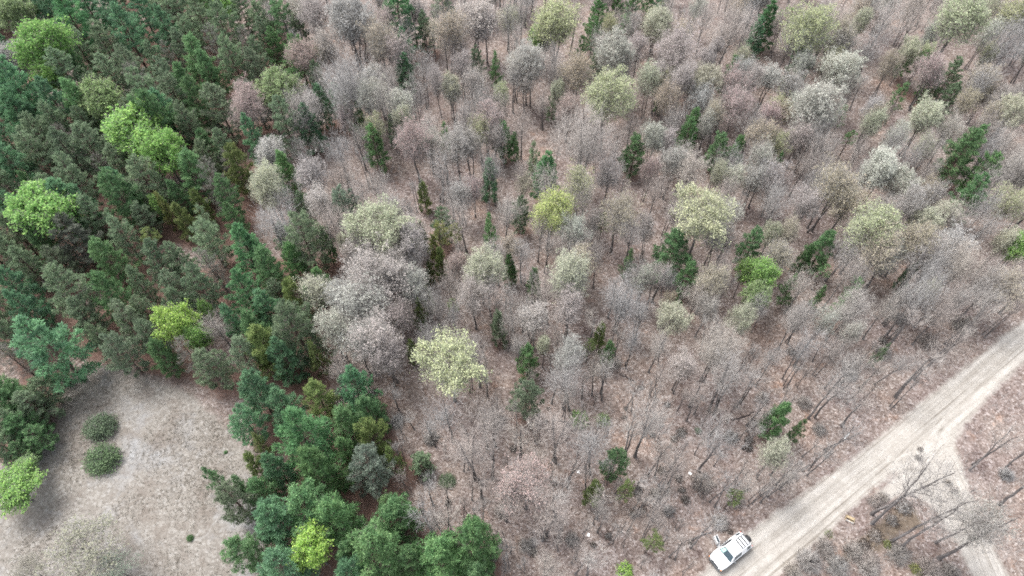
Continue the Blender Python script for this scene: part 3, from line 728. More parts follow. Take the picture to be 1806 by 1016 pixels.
# bare trunks whose foot is seen: (foot x, foot y, top x, top y) in the photograph
FEET = [(1537, 915, 1640, 812), (1577, 962, 1672, 862), (1655, 985, 1760, 880), (1712, 825, 1778, 752), (1777, 821, 1840, 745), (1762, 890, 1835, 820),
        (1430, 738, 1490, 668), (1454, 799, 1500, 752), (1579, 700, 1640, 640), (1563, 594, 1640, 505), (1671, 611, 1750, 536), (1570, 533, 1630, 460), (1260, 727, 1310, 650), (1302, 716, 1345, 662),
        (1400, 647, 1432, 590), (1036, 830, 1042, 760), (1000, 853, 980, 800), (1120, 805, 1135, 720), (1100, 809, 1110, 745), (1178, 860, 1195, 810), (1232, 830, 1265, 765), (1255, 890, 1290, 855), (1219, 959, 1240, 905),
        (1052, 915, 1066, 880), (979, 810, 975, 740), (1148, 840, 1160, 790), (1250, 727, 1280, 670), (842, 850, 830, 780), (998, 722, 1002, 650), (1316, 752, 1345, 715), (960, 948, 975, 900),
        (795, 950, 790, 900), (763, 935, 750, 890), (1150, 700, 1165, 650), (1108, 725, 1115, 680), (920, 820, 915, 770), (1185, 985, 1190, 945), (1340, 880, 1380, 840), (860, 790, 862, 720), (1060, 700, 1066, 640), (1640, 640, 1690, 585), (1612, 670, 1660, 615)]

KIND = {  # name, category, words for the label
    'wp': ('white_pine', 'pine tree', 'white pine'), 'rp': ('pine_tree', 'pine tree', 'pine'), 'yp': ('pine_tree', 'pine tree', 'pine'), 'gp': ('feathery_pine', 'pine tree', 'feathery pine'),
    'dp': ('dying_pine', 'pine tree', 'half-dead pine'), 'lg': ('leafing_tree', 'tree', 'leafing tree'), 'cb': ('blossoming_tree', 'tree', 'budding tree'), 'pb': ('budding_tree', 'tree', 'thinly budding tree'),
    'bare': ('bare_tree', 'tree', 'bare tree'), 'hazy': ('bare_tree', 'tree', 'fine-twigged bare tree'), 'thin': ('bare_sapling', 'sapling', 'bare sapling')}
TREES = []         # dicts: x, y, h, w, kind, tint, id

def add_tree(x, y, h, w, kind, tint, **ex):
    TREES.append(dict(x=x, y=y, h=h, w=w, kind=kind, tint=tint, **ex))

def est_h(kind, w):
    if kind in ('wp',): return 4.5 + 1.35 * w
    if kind in ('rp', 'gp', 'dp', 'yp'): return 3.2 + 1.55 * w
    if kind == 'lg': return 5.5 + 1.1 * w
    return 6.5 + 1.1 * w

kept = []
PINES2 = [(430, 730), (540, 690), (640, 700), (710, 780), (705, 880), (840, 960), (860, 1060), (440, 1060), (455, 960), (370, 900), (380, 850), (440, 850)]
for (px, py, w, kind, tint, ex) in CAT:
    if any(math.hypot(px - a, py - b) < .33 * min(w, c) for a, b, c in kept): continue
    kept.append((px, py, w))
    wm = w / pxm(px, py, 8.0)
    h = ex.get('h') or est_h(kind, wm) * rng.uniform(.93, 1.07)
    cf = PROTO['rp' if kind == 'yp' else kind][0]['cf']
    zc = h * cf
    wm = w / pxm(px, py, zc)
    p = pix(px, py, zc)
    add_tree(p[0], p[1], h, wm * (1.12 if kind in ('bare', 'hazy', 'pb') else 1.08), kind, tint, id=ex.get('id'), sparse=ex.get('sparse'))
for k, (fx, fy, tx, ty) in enumerate(FEET):
    p = pix(fx, fy)
    best = min(np.arange(3, 15, .25), key=lambda z: math.hypot(*(np.array(proj(p[0], p[1], z)) - (tx, ty))))
    h = best / .78
    add_tree(p[0], p[1], h, max(1.6, h * .40), 'bare' if h > 12 else 'thin', 'none', foot=k + 1)

# the rest of the wood, where the photograph shows trees too many to read one by one
POS = [(t['x'], t['y'], t['w'] * .5) for t in TREES]
road_sd = lambda x, y: float(poly_sd([(x, y)], ROAD)[0])
clear_sd = lambda x, y: float(poly_sd([(x, y)], CLEAR_CORE)[0])
CARP = pix(1290, 970)[:2]
def free(x, y, r):
    if road_sd(x, y) > -1.0 or clear_sd(x, y) > -1.0: return False
    if math.hypot(x - CARP[0], y - CARP[1]) < 4.5: return False
    return all((x - a) ** 2 + (y - b) ** 2 > (r + .45 * c) ** 2 for a, b, c in POS)
n_fill = {'bare': 0, 'pine': 0, 'thin': 0}
for tries in range(9000):
    px, py = rng.uniform(-70, 1876), rng.uniform(-120, 1040)
    if rng.uniform() > (pxm(903, -100) / pxm(px, py)) ** 2 and py > 300: pass
    x, y, _ = pix(px, py)
    inp = poly_sd([(px, py)], np.array(PINES))[0] > 0 or poly_sd([(px, py)], np.array(PINES2))[0] > 0
    if inp:
        if n_fill['pine'] < 105 and free(x, y, 1.5):
            w = rng.uniform(3.0, 6.2); k = rng.choice(['gp', 'gp', 'rp', 'dp', 'wp'], p=[.36, .16, .18, .18, .12]) if py < 680 else rng.choice(['rp', 'wp'])
            add_tree(x, y, est_h(k, w) * rng.uniform(.85, 1.0), w, k, DEF[k]); POS.append((x, y, w * .5)); n_fill['pine'] += 1
        continue
    if py > 640 and px < 700: continue
    low = py > 610 or px < 0
    if px < 1300 and py > 290 and rng.uniform() < .35: low = True
    if px > 1380 and py > 690 and road_sd(x, y) < 0 and px > 1400 + (1016 - py) * .9: continue
    if n_fill['bare'] < 270 and not low and free(x, y, .55):
        w = rng.uniform(2.8, 5.2); k = rng.choice(['bare', 'pb', 'hazy'], p=[.52, .36, .12] if py < 330 else [.72, .16, .12])
        tn = 'none' if k != 'pb' else rng.choice(['rose', 'silver', 'tan', 'white', 'pink'])
        add_tree(x, y, est_h(k, w) * rng.uniform(.8, 1.0), w, k, tn); POS.append((x, y, w * .5)); n_fill['bare'] += 1
    elif n_fill.get('pale', 0) < 95 and not low and py < 560 and px > 560 and free(x, y, .2):
        w = rng.uniform(2.6, 4.6); tn = rng.choice(['silver', 'white', 'tan', 'rose', 'cream', 'khaki'])
        add_tree(x, y, est_h('pb', w) * rng.uniform(.75, .95), w, 'pb', tn); POS.append((x, y, w * .4)); n_fill['pale'] = n_fill.get('pale', 0) + 1
    elif n_fill['thin'] < 240 and free(x, y, .25 if low else .1):
        h = rng.uniform(4.5, 9.5); w = h * rng.uniform(.22, .34)
        add_tree(x, y, h, w, 'thin', 'none'); POS.append((x, y, .5)); n_fill['thin'] += 1
# ------------------------------------------------------------------ ground and track
def axis(lo, hi, step, far):
    core = np.arange(lo, hi + step, step); out = [core]
    g = np.cumsum(np.geomspace(step * 2, far / 3, 14))
    return np.concatenate([lo - g[::-1], core, hi + g])
def build_ground():
    xs, ys = axis(-118, 118, .8, 1500), axis(0, 160, .8, 1500)
    X, Y = np.meshgrid(xs, ys); x, y = X.ravel(), Y.ravel()
    P = np.stack([x, y], 1)
    v = np.stack([x, y, ground_h(x, y)], 1)
    nx, ny = len(xs), len(ys)
    i = (np.arange(ny - 1)[:, None] * nx + np.arange(nx - 1)[None]).ravel()
    me = make_mesh('ground', v, [(np.stack([i, i + 1, i + 1 + nx, i + nx], 1), 0)], [ground_material()], smooth=True)
    pine_m = np.zeros(len(x))
    for t in TREES:
        if t['kind'] in ('wp', 'rp', 'gp', 'dp', 'yp') and t['w'] > 2.5:
            r = t['w'] * .62
            k = np.abs(x - t['x']) + np.abs(y - t['y']) < r * 4
            pine_m[k] += .62 * np.exp(-((x[k] - t['x']) ** 2 + (y[k] - t['y']) ** 2) / (r * r))
    masks = dict(pine=np.clip(pine_m, 0, 1), clear=sstep(-2.5, 2.5, poly_sd(P, CLEAR)), sand=sstep(-1.2, 2.0, poly_sd(P, SANDY)) * .95,
                 bracken=np.max([sstep(-1.2, 1.4, poly_sd(P, b)) for b in BRACKEN], 0) * .85)
    masks['pine'] *= 1 - masks['clear']
    for n, a in masks.items():
        at = me.attributes.new(n, 'FLOAT', 'POINT'); at.data.foreach_set('value', a.astype(np.float32))
    g = link('ground', me); g['kind'] = 'structure'
    g['label'] = 'forest floor of brown leaf litter, pine needles and pale dry grass'
build_ground()

def build_road():
    lo, hi = ROAD.min(0) - 2, ROAD.max(0) + 2
    hi = np.minimum(hi, (112, 110)); lo = np.maximum(lo, (-20, 1))
    st = .36
    xs, ys = np.arange(lo[0], hi[0], st), np.arange(lo[1], hi[1], st)
    X, Y = np.meshgrid(xs, ys); x, y = X.ravel(), Y.ravel()
    sd = poly_sd(np.stack([x, y], 1), ROAD)
    def uv(A, B):
        d = (B - A) / np.linalg.norm(B - A); w = np.stack([x, y], 1) - A
        return w @ np.array([-d[1], d[0]]), w @ d
    u1, v1 = uv(MAIN_A, MAIN_B); u2, v2 = uv(SIDE_A, SIDE_B)
    side = sstep(.5, 3.0, -np.abs(u2) + 3.0) * sstep(2.6, 4.2, np.abs(u1))
    u = u1 * (1 - side) + (u2 + 31) * side; v = v1 * (1 - side) + (v2 + 7) * side
    rut = -.045 * (np.exp(-((np.abs(u1 + .3 * np.sin(v1 * .13)) - .85) / .28) ** 2)) * (1 - side) - .04 * np.exp(-((np.abs(u2) - .8) / .3) ** 2) * side
    z = .012 + sstep(-1.3, .6, sd) * .045 + rut * sstep(.2, 1.0, sd) + wob(x, y, 2.2, 9) * .008
    z = np.where(sd < -1.15, .006, z)
    nx, ny = len(xs), len(ys)
    i = (np.arange(ny - 1)[:, None] * nx + np.arange(nx - 1)[None]).ravel()
    F = np.stack([i, i + 1, i + 1 + nx, i + nx], 1)
    F = F[(sd[F] > -1.9).any(1)]
    used = np.unique(F); mp = -np.ones(len(x), int); mp[used] = np.arange(len(used))
    me = make_mesh('sandy_road', np.stack([x, y, z], 1)[used], [(mp[F], 0)], [road_material()], smooth=True)
    a = me.attributes.new('across', 'FLOAT_VECTOR', 'POINT')
    a.data.foreach_set('vector', np.stack([u, v, sd], 1)[used].astype(np.float32).ravel())
    a = me.attributes.new('sand', 'FLOAT', 'POINT'); a.data.foreach_set('value', (sstep(-1.2, 2.0, poly_sd(np.stack([x, y], 1)[used], SANDY)) * .95).astype(np.float32))
    r = link('sandy_road', me); r['kind'] = 'structure'
    r['label'] = 'pale sandy dirt road with wheel ruts and a side track forking off'
build_road()

# ------------------------------------------------------------------ place the trees
def place(t, name, proto, col, cat):
    root = link(name, None, None, (t['x'], t['y'], gh(t['x'], t['y'])))
    root.empty_display_size = .5
    s = t['w'] / (2 * proto['R']); sz = t['h'] / proto['H']
    root.scale = (s, s * rng.uniform(.82, 1.14), sz)
    lean = 0.035 if t['kind'] in ('bare', 'thin', 'pb', 'hazy') else .015
    if t.get('foot'): lean = .02
    root.rotation_euler = (rng.normal() * lean, rng.normal() * lean, rng.uniform(0, 6.283))
    a = link('trunk', proto['trunk'], root)
    b = link('crown', proto['crown'], root)
    b.color = rgb(col)
    t['obj'] = root; t['stems'] = proto['stems']
    root['category'] = cat
    return root

def jit(c, s=.10):
    g = 1 + rng.normal() * s
    return tuple(max(.01, v * g * (1 + rng.normal() * s * .2)) for v in c)

for t in TREES:
    k = t['kind']; nm, cat, _w = KIND[k]
    pk = 'rp' if k == 'yp' else k
    if k in ('rp', 'yp', 'gp', 'wp') and t['w'] < 2.9:
        pk = 'thinpine' if rng.uniform() < .35 else 'young'; nm = 'young_pine'; cat = 'young pine'
        t['young'] = True
        if pk == 'young': t['h'] = min(t['h'], 2.6 * t['w'] + .8)
    if t.get('sparse'): pk = 'faint'
    if k in ('hazy', 'bare') and proj(t['x'], t['y'], 0)[1] > 690: pk = 'wisp'
    P = PROTO[pk]; proto = P[(1 if pk == 'wisp' else 4 if pk == 'bare' else 2) if t['foot'] % 3 else 0] if t.get('foot') else P[int(rng.integers(len(P)))]
    place(t, nm, proto, jit(TINT[t['tint']][0]), cat)
# ------------------------------------------------------------------ low growth
LOW = []
def low(px, py, w, proto, tint, name, cat, h=None, note=None):
    wm = w / pxm(px, py, .5); P = PROTO[proto]; pr = P[int(rng.integers(len(P)))]
    p = pix(px, py, (h or wm * .45) * .5)
    t = dict(x=p[0], y=p[1], w=wm, h=h or wm * pr['H'] / (2 * pr['R']) * 1.05, kind='low', tint=tint, note=note, lowkind=proto)
    place(t, name, pr, jit(TINT[tint][0]), cat); t['obj'].rotation_euler = (0, 0, rng.uniform(0, 6.28))
    LOW.append(t); return t
def z9(o, x, y): return o[0] + x * S3, o[1] + y * S3
low(*z9((0, 676), 520, 225), 64, 'bush', 'sage', 'round_shrub', 'shrub', note='round grey-green shrub alone in the dry clearing, the one closer to the pines')
low(*z9((0, 676), 530, 395), 66, 'bush', 'soft', 'round_shrub', 'shrub', note='round mid-green shrub in the dry clearing beside a greyer round shrub')
low(*z9((0, 676), 1003, 817), 15, 'bush', 'green', 'small_shrub', 'shrub', note='tiny dark green shrub alone on the pale lichen ground')
low(*z9((0, 676), 1188, 362), 8, 'bush', 'deep', 'small_shrub', 'shrub', note='very small green seedling in the clearing close to the pine cluster')
low(*z9((450, 676), 1010, 510), 32, 'bush', 'sage', 'round_shrub', 'shrub', note='small round green shrub on leaf litter beside the pine cluster')
low(*z9((900, 676), 365, 185), 42, 'lowgreen', 'lime', 'leafing_shrub', 'shrub', note='low lime green leafing shrub on open leaf litter')
low(*z9((900, 676), 490, 190), 32, 'lowgreen', 'apple', 'leafing_shrub', 'shrub', note='low pale leafing shrub beside the lime green one')
low(*z9((900, 676), 605, 985), 36, 'lowgreen', 'acid', 'leafing_shrub', 'shrub', note='small bright lime shrub in the litter in front of the parked white car')
low(*z9((900, 676), 990, 250), 15, 'lowgreen', 'sage', 'leafing_shrub', 'shrub', note='tiny grey-green shrub among dark bracken clumps')
for (x, y, w, tn) in [(750, 650, 120, 'brown'), (690, 720, 110, 'brown'), (600, 800, 110, 'brown'), (540, 850, 90, 'dun'), (350, 790, 60, 'olive'), (655, 850, 60, 'mustard'), (800, 980, 80, 'mustard'), (460, 880, 80, 'brown')]:
    low(*z9((1346, 676), x, y), w * S3, 'bracken' if tn != 'mustard' else 'lowgreen', tn, 'bracken_clump', 'bracken')
for (x, y, w) in [(250, 930, 200), (400, 960, 190), (560, 930, 170), (720, 900, 180), (330, 860, 150), (600, 620, 110), (560, 980, 150), (880, 980, 190), (160, 990, 150), (1290, 480, 110), (820, 390, 60), (830, 345, 50), (640, 600, 90), (300, 240, 110), (980, 520, 60), (1010, 560, 60), (490, 880, 150), (1000, 990, 150)]:
    low(*z9((1346, 676), x, y), w * S3, 'brush', 'none', 'twiggy_shrub', 'shrub')
for (x, y, w) in [(185, 200, 40), (200, 130, 34), (230, 400, 40), (230, 525, 46), (750, 270, 46), (905, 255, 80), (870, 285, 70), (800, 455, 70), (890, 500, 60), (680, 560, 70), (765, 575, 80), (905, 560, 60), (925, 610, 70), (700, 665, 60), (650, 690, 60), (440, 850, 50), (180, 810, 50), (1260, 300, 70), (950, 840, 36), (120, 885, 70), (610, 130, 34), (600, 180, 40), (830, 110, 50), (120, 180, 40), (1000, 545, 60), (130, 430, 60), (520, 800, 60), (1160, 780, 50), (690, 20, 40), (60, 370, 36)]:
    low(*z9((900, 676), x, y), w * S3, 'bracken', 'dun', 'bracken_clump', 'bracken')
for (px, py, w) in [(656, 690, 24), (664, 708, 20), (652, 722, 22), (637, 735, 20), (905, 790, 20), (790, 885, 18), (870, 985, 22), (860, 960, 18), (1330, 745, 24), (1320, 790, 24), (1000, 600, 20), (1165, 575, 20), (1395, 620, 22), (1610, 530, 24), (1640, 560, 26), (1570, 540, 24), (1560, 600, 26), (760, 830, 22)]:
    low(px, py, w, 'bracken', 'dun', 'bracken_clump', 'bracken')
for (px, py, w) in [(590, 700, 50), (625, 720, 44), (700, 740, 40), (760, 770, 44), (750, 840, 40), (1290, 770, 40), (1345, 700, 34), (1420, 710, 40), (1240, 850, 50), (1300, 880, 44), (1180, 900, 36), (1010, 950, 40), (930, 960, 44), (885, 900, 40), (1270, 920, 44), (1560, 620, 44), (1640, 600, 50), (1700, 570, 50), (1500, 660, 40), (1085, 640, 30), (880, 740, 36), (1590, 560, 40)]:
    low(px, py, w, 'brush', 'none', 'twiggy_shrub', 'shrub')

def undergrowth():
    g = Geo(); n = 34000
    px, py = rng.uniform(380, 1850, n), rng.uniform(-60, 1040, n)
    P = np.array([pix(a, b)[:2] for a, b in zip(px, py)])
    ok = (poly_sd(P, ROAD) < -.4) & (poly_sd(P, CLEAR) < -.5) & (poly_sd(np.stack([px, py], 1), np.array(PINES)) < 0)
    ok &= (wob(P[:, 0], P[:, 1], .35, 21) + rng.normal(size=n) * .6 > -.1)
    ok &= np.hypot(P[:, 0] - CARP[0], P[:, 1] - CARP[1]) > 4
    P = P[ok]; z = ground_h(P[:, 0], P[:, 1]); n = len(P)
    p = np.column_stack([P, z - .03])
    d = unit(n) * .5 + np.array([0, 0, 1.]); L = rng.uniform(.3, 1.3, (n, 1))
    q = p + d * L
    g.spikes(p, q, .010)
    for _ in range(2):
        s = p + (q - p) * rng.uniform(.3, .8, (n, 1)); g.spikes(s, s + (d + unit(n) * .8) * L * .45, .007)
    o = link('undergrowth', g.mesh('undergrowth', [M['twig']])); o['kind'] = 'stuff'
    o['label'] = 'thin grey twigs and seedlings rising from the leaf litter'; o['category'] = 'undergrowth'
    g = Geo(); n = 26000
    lo, hi = CLEAR.min(0), CLEAR.max(0)
    P = rng.uniform(lo, hi, (n, 2)); P = P[(poly_sd(P, CLEAR) > -1) & (P[:, 1] > 8)]
    P = P[wob(P[:, 0], P[:, 1], .6, 31) + rng.normal(size=len(P)) * .5 > .1]; n = len(P)
    p = np.column_stack([P, ground_h(P[:, 0], P[:, 1]) - .01])
    K = 3; p = np.repeat(p, K, 0) + rng.normal(size=(n * K, 3)) * (.06, .06, 0)
    g.blades(p, unit(n * K) * .7 + np.array([0, 0, .75]), rng.uniform(.14, .36, n * K), .045, 0, rng.uniform(0, 1, n * K))
    o = link('dry_grass', g.mesh('dry_grass', [M['leaf']])); o['kind'] = 'stuff'; o.color = (.29, .265, .225, 1)
    o['label'] = 'short bleached dry grass tufts covering the clearing'; o['category'] = 'grass'
undergrowth()

# ------------------------------------------------------------------ the parked car
MC = dict(white=simple('white_car_paint', (.72, .73, .73), .3), glass=simple('dark_car_glass', (.035, .06, .075), .08), black=simple('black_rubber', (.018, .018, .02), .7),
          trim=simple('grey_plastic', (.07, .075, .08), .5), steel=simple('wheel_metal', (.45, .46, .47), .35, .8), lamp=simple('headlamp_glass', (.75, .77, .78), .12),
          red=simple('tail_lamp', (.35, .02, .015), .2), amber=simple('indicator', (.6, .2, .03), .25), teal=simple('pale_green_reflection', (.38, .62, .55), .4), cloth_shade=simple('dark_cloth_and_shade', (.05, .05, .055), .9))
def bm_obj(name, bm, mat, parent, smooth=False, bevel=0.0):
    if bevel:
        bmesh.ops.bevel(bm, geom=[e for e in bm.edges if len(e.link_faces) == 2 and e.calc_face_angle(0) > .35], offset=bevel, segments=2, affect='EDGES', profile=.6)
    bmesh.ops.recalc_face_normals(bm, faces=bm.faces)
    me = bpy.data.meshes.new(name); bm.to_mesh(me); bm.free(); me.materials.append(mat)
    if smooth:
        for p in me.polygons: p.use_smooth = True
    return link(name, me, parent)
def box(bm, x0, x1, y0, y1, z0, z1):
    v = [bm.verts.new(c) for c in ((x0, y0, z0), (x1, y0, z0), (x1, y1, z0), (x0, y1, z0), (x0, y0, z1), (x1, y0, z1), (x1, y1, z1), (x0, y1, z1))]
    for f in ((0, 3, 2, 1), (4, 5, 6, 7), (0, 1, 5, 4), (1, 2, 6, 5), (2, 3, 7, 6), (3, 0, 4, 7)): bm.faces.new([v[i] for i in f])
    return v
def loft(bm, rings):
    R = [[bm.verts.new(p) for p in r] for r in rings]; n = len(R[0])
    for a, b in zip(R[:-1], R[1:]):
        for i in range(n): bm.faces.new((a[i], a[(i + 1) % n], b[(i + 1) % n], b[i]))
    bm.faces.new(R[0][::-1]); bm.faces.new(R[-1])
def slabq(bm, q, t):
    """a thin plate on the quad q, t thick outwards"""
    q = [Vector(p) for p in q]; n = (q[1] - q[0]).cross(q[3] - q[0]).normalized()
    a = [bm.verts.new(p) for p in q]; b = [bm.verts.new(p + n * t) for p in q]
    bm.faces.new(a[::-1]); bm.faces.new(b)
    for i in range(4): bm.faces.new((a[i], a[(i + 1) % 4], b[(i + 1) % 4], b[i]))
def disc(bm, c, axis, r, w, n=20, inner=None):
    c = Vector(c); axis = Vector(axis).normalized(); u = axis.orthogonal().normalized(); v = axis.cross(u)
    prof = [(-.5, .80), (-.5, .93), (-.36, 1.0), (.36, 1.0), (.5, .93), (.5, .80)] if inner is None else inner
    loft(bm, [[c + axis * (k * w) + (u * math.cos(a) + v * math.sin(a)) * r * s for a in [i * 2 * math.pi / n for i in range(n)]] for k, s in prof])

def build_car():
    A, B = pix(1320.7, 946.5, .95), pix(1260.2, 994.7, .95)         # spare wheel and front bumper
    d = B - A; c = (A + B) / 2
    root = link('parked_car', None, None, (c[0] + .1 * d[0] / 4.6, c[1] + .1 * d[1] / 4.6, .03)); root.rotation_euler = (0, 0, math.atan2(d[1], d[0]))
    tag(root, 'white boxy off-road car with roof rack, one door open, parked at the sandy road edge', 'car')
    bm = bmesh.new(); rings = []
    for x, hw, zb, zt in ((-2.03, .80, .58, 1.02), (-1.96, .90, .46, 1.08), (-.6, .93, .42, 1.10), (.75, .93, .42, 1.12), (1.5, .91, .44, 1.10), (1.98, .86, .50, 1.03), (2.12, .76, .58, .94)):
        ch = .10
        rings.append([(x, -hw, zb + .06), (x, -hw + .05, zb), (x, hw - .05, zb), (x, hw, zb + .06), (x, hw, zt - ch), (x, hw - ch, zt), (x, -hw + ch, zt), (x, -hw, zt - ch)])
    loft(bm, rings); body = bm_obj('body', bm, MC['white'], root, bevel=.02)
    bm = bmesh.new()
    slabq(bm, [(.98, -.70, 1.118), (1.92, -.60, 1.045), (1.92, .60, 1.045), (.98, .70, 1.118)], .035)
    hood = bm_obj('bonnet', bm, MC['white'], root, bevel=.015)
    def ring(x0, x1, hw, z, r):
        pts = []
        for cx, cy, a0 in ((x1 - r, hw - r, 0), (x0 + r, hw - r, 90), (x0 + r, -hw + r, 180), (x1 - r, -hw + r, 270)):
            for k in range(4):
                a = math.radians(a0 + k * 30); pts.append((cx + r * math.cos(a), cy + r * math.sin(a), z))
        return pts
    bm = bmesh.new(); loft(bm, [ring(-1.98, .95, .87, 1.05, .12), ring(-1.84, .46, .65, 1.66, .14)])
    cab = bm_obj('cabin', bm, MC['white'], root)
    bm = bmesh.new(); loft(bm, [ring(-1.855, .475, .665, 1.655, .15), ring(-1.84, .45, .65, 1.73, .16), ring(-1.72, .33, .56, 1.80, .2)])
    roof = bm_obj('roof', bm, MC['white'], root, bevel=0)
    # glazing on the sloping faces of the cabin
    def sidep(x, t, s): return (x, s * (.87 + (.65 - .87) * t + .006), 1.05 + .61 * t)
    bm = bmesh.new(); f = lambda t, y: (.95 + (.46 - .95) * t + .006, y, 1.05 + .61 * t)
    slabq(bm, [f(.08, -.78), f(.08, .78), f(.96, .57), f(.96, -.57)], .012)
    ws = bm_obj('windscreen', bm, MC['glass'], root)
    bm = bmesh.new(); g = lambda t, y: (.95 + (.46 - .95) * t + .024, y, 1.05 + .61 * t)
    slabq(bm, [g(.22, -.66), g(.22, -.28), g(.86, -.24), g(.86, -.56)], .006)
    bm_obj('painted_reflection', bm, MC['teal'], ws)  # pale green plate painting a reflection onto the windscreen
    for y in (-.62, -.16, .30):
        bm = bmesh.new(); slabq(bm, [g(.08, y), g(.08, y + .34), g(.12, y + .34), g(.12, y)], .012); bm_obj('wiper', bm, MC['black'], ws)
    for s in (1, -1):
        for x0, x1 in (((.55, -.52), (-1.28, -1.72)) if s == 1 else ((-.36, -.60), (-1.28, -1.72))):
            q = [sidep(x0, .08, s), sidep(x1, .08, s), sidep(x1, .92, s), sidep(x0 - (.24 if x0 > .4 else 0), .92, s)]
            bm = bmesh.new(); slabq(bm, q if s == 1 else q[::-1], .012); bm_obj('side_window', bm, MC['glass'], root)
    bm = bmesh.new(); r = lambda t, y: (-1.98 + .14 * t - .006, y, 1.05 + .61 * t)
    slabq(bm, [r(.2, .60), r(.2, -.60), r(.88, -.54), r(.88, .54)], .012); bm_obj('rear_window', bm, MC['glass'], root)
    # roof rack
    bm = bmesh.new()
    for s in (-1, 1):
        box(bm, -1.74, -.70, s * .50 - .022, s * .50 + .022, 1.86, 1.90)
        for x in (-1.68, -1.2, -.76): box(bm, x - .03, x + .03, s * .50 - .02, s * .50 + .02, 1.76, 1.86)
    rack = bm_obj('roof_rack', bm, MC['trim'], root)
    for x in (-.74, -1.06, -1.38, -1.70):
        bm = bmesh.new(); box(bm, x - .05, x + .05, -.48, .48, 1.905, 1.935); bm_obj('slat', bm, MC['black'], rack)
    for s in (-1, 1):
        bm = bmesh.new(); box(bm, -.62, .22, s * .535 - .018, s * .535 + .018, 1.80, 1.825)
        for x in (-.60, .20): box(bm, x - .05, x + .05, s * .535 - .035, s * .535 + .035, 1.79, 1.84)
        bm_obj('rail', bm, MC['trim'], rack)
    # wheels
    for x in (1.36, -1.34):
        for s in (-1, 1):
            w = link('wheel', None, root, (x, s * .80, .37))
            bm = bmesh.new(); disc(bm, (0, 0, 0), (0, 1, 0), .39, .26); bm_obj('tyre', bm, MC['black'], w, True)
            bm = bmesh.new(); disc(bm, (0, s * .09, 0), (0, 1, 0), .25, .12, 16, [(-.5, 1), (.3, 1), (.5, .85), (.5, .2), (.6, .15)]); bm_obj('rim', bm, MC['steel'], w)
            bm = bmesh.new(); disc(bm, (x, s * .905, .50), (0, 1, 0), .50, .07, 20, [(-.5, 1), (.5, 1)]); 
            for v in bm.verts: v.co.z = max(v.co.z, .46)
            bm_obj('wheel_arch', bm, MC['trim'], root)
    w = link('spare_wheel', None, root, (-2.16, .10, 1.02))
    bm = bmesh.new(); disc(bm, (0, 0, 0), (1, 0, 0), .385, .25); bm_obj('tyre', bm, MC['black'], w, True)
    bm = bmesh.new(); disc(bm, (-.10, 0, 0), (1, 0, 0), .24, .10, 16, [(-.6, .15), (-.5, .2), (-.5, .85), (-.3, 1), (.5, 1)]); bm_obj('rim', bm, MC['steel'], w)
    for nm, x0, x1, hw, z0, z1, mt in (('front_bumper', 2.06, 2.26, .80, .44, .68, 'trim'), ('side_step', -.85, .85, 1.0, .36, .46, 'black'), ('rear_bumper', -2.16, -1.98, .80, .46, .64, 'trim'), ('grille', 2.08, 2.15, .66, .74, .92, 'black')):
        bm = bmesh.new(); v = box(bm, x0, x1, -hw, hw, z0, z1)
        for q in v:
            if nm == 'front_bumper' and q.co.x > 2.2: q.co.y *= .82
        bm_obj(nm, bm, MC[mt], root, bevel=.02)
    for s in (-1, 1):
        bm = bmesh.new(); disc(bm, (2.15, s * .54, .83), (1, 0, 0), .10, .06, 14, [(-.5, 1), (.3, 1), (.5, .8)]); bm_obj('headlight', bm, MC['lamp'], root)
        bm = bmesh.new(); box(bm, 2.02, 2.13, s * .80 - .07, s * .80 + .05, .74, .90); bm_obj('indicator', bm, MC['amber'], root, bevel=.01)
        bm = bmesh.new(); box(bm, -2.06, -1.98, s * .80 - .06, s * .80 + .06, .74, 1.0); bm_obj('tail_light', bm, MC['red'], root, bevel=.01)
    bm = bmesh.new(); box(bm, .52, .66, .93, 1.14, 1.12, 1.30); bm_obj('mirror', bm, MC['trim'], root, bevel=.03)
    # dark plate painting the doorway's shade and seat, then the open door
    bm = bmesh.new(); slabq(bm, [(-.34, -.934, .52), (.70, -.934, .52), (.70, -.934, 1.06), (-.34, -.934, 1.06)], .006)
    slabq(bm, [sidep(-.34, .03, -1), sidep(.72, .03, -1), sidep(.38, .92, -1), sidep(-.34, .92, -1)], .012); bm_obj('doorway', bm, MC['cloth_shade'], root)
    door = link('door', None, root, (.72, -.95, 0)); a = math.radians(180 + 74); door.rotation_euler = (0, 0, a); door.scale = (1, -1, 1)
    bm = bmesh.new(); box(bm, 0, 1.06, -.05, .05, .50, 1.10); bm_obj('door_panel', bm, MC['white'], door, bevel=.02)
    bm = bmesh.new(); box(bm, .04, 1.02, .052, .10, .54, 1.08); box(bm, .3, .8, .10, .17, .78, .86); bm_obj('inner_lining', bm, MC['cloth_shade'], door, bevel=.01)
    bm = bmesh.new()
    slabq(bm, [(.02, .03, 1.10), (.08, .03, 1.10), (.40, .12, 1.62), (.34, .12, 1.62)], .03); slabq(bm, [(.34, .12, 1.57), (1.02, .12, 1.57), (1.02, .12, 1.63), (.34, .12, 1.63)], .03)
    slabq(bm, [(.96, .03, 1.10), (1.02, .03, 1.10), (1.02, .12, 1.62), (.96, .12, 1.62)], .03); bm_obj('window_frame', bm, MC['white'], door)
    bm = bmesh.new(); slabq(bm, [(.10, .035, 1.10), (.95, .035, 1.10), (.95, .118, 1.58), (.42, .118, 1.58)], .006); bm_obj('pane', bm, MC['glass'], door)
    bm = bmesh.new(); box(bm, .10, .24, -.30, -.06, 1.12, 1.30); bm_obj('mirror', bm, MC['trim'], door, bevel=.03)
    bm = bmesh.new(); box(bm, .84, 1.0, -.075, -.05, .96, 1.0); bm_obj('handle', bm, MC['trim'], door)
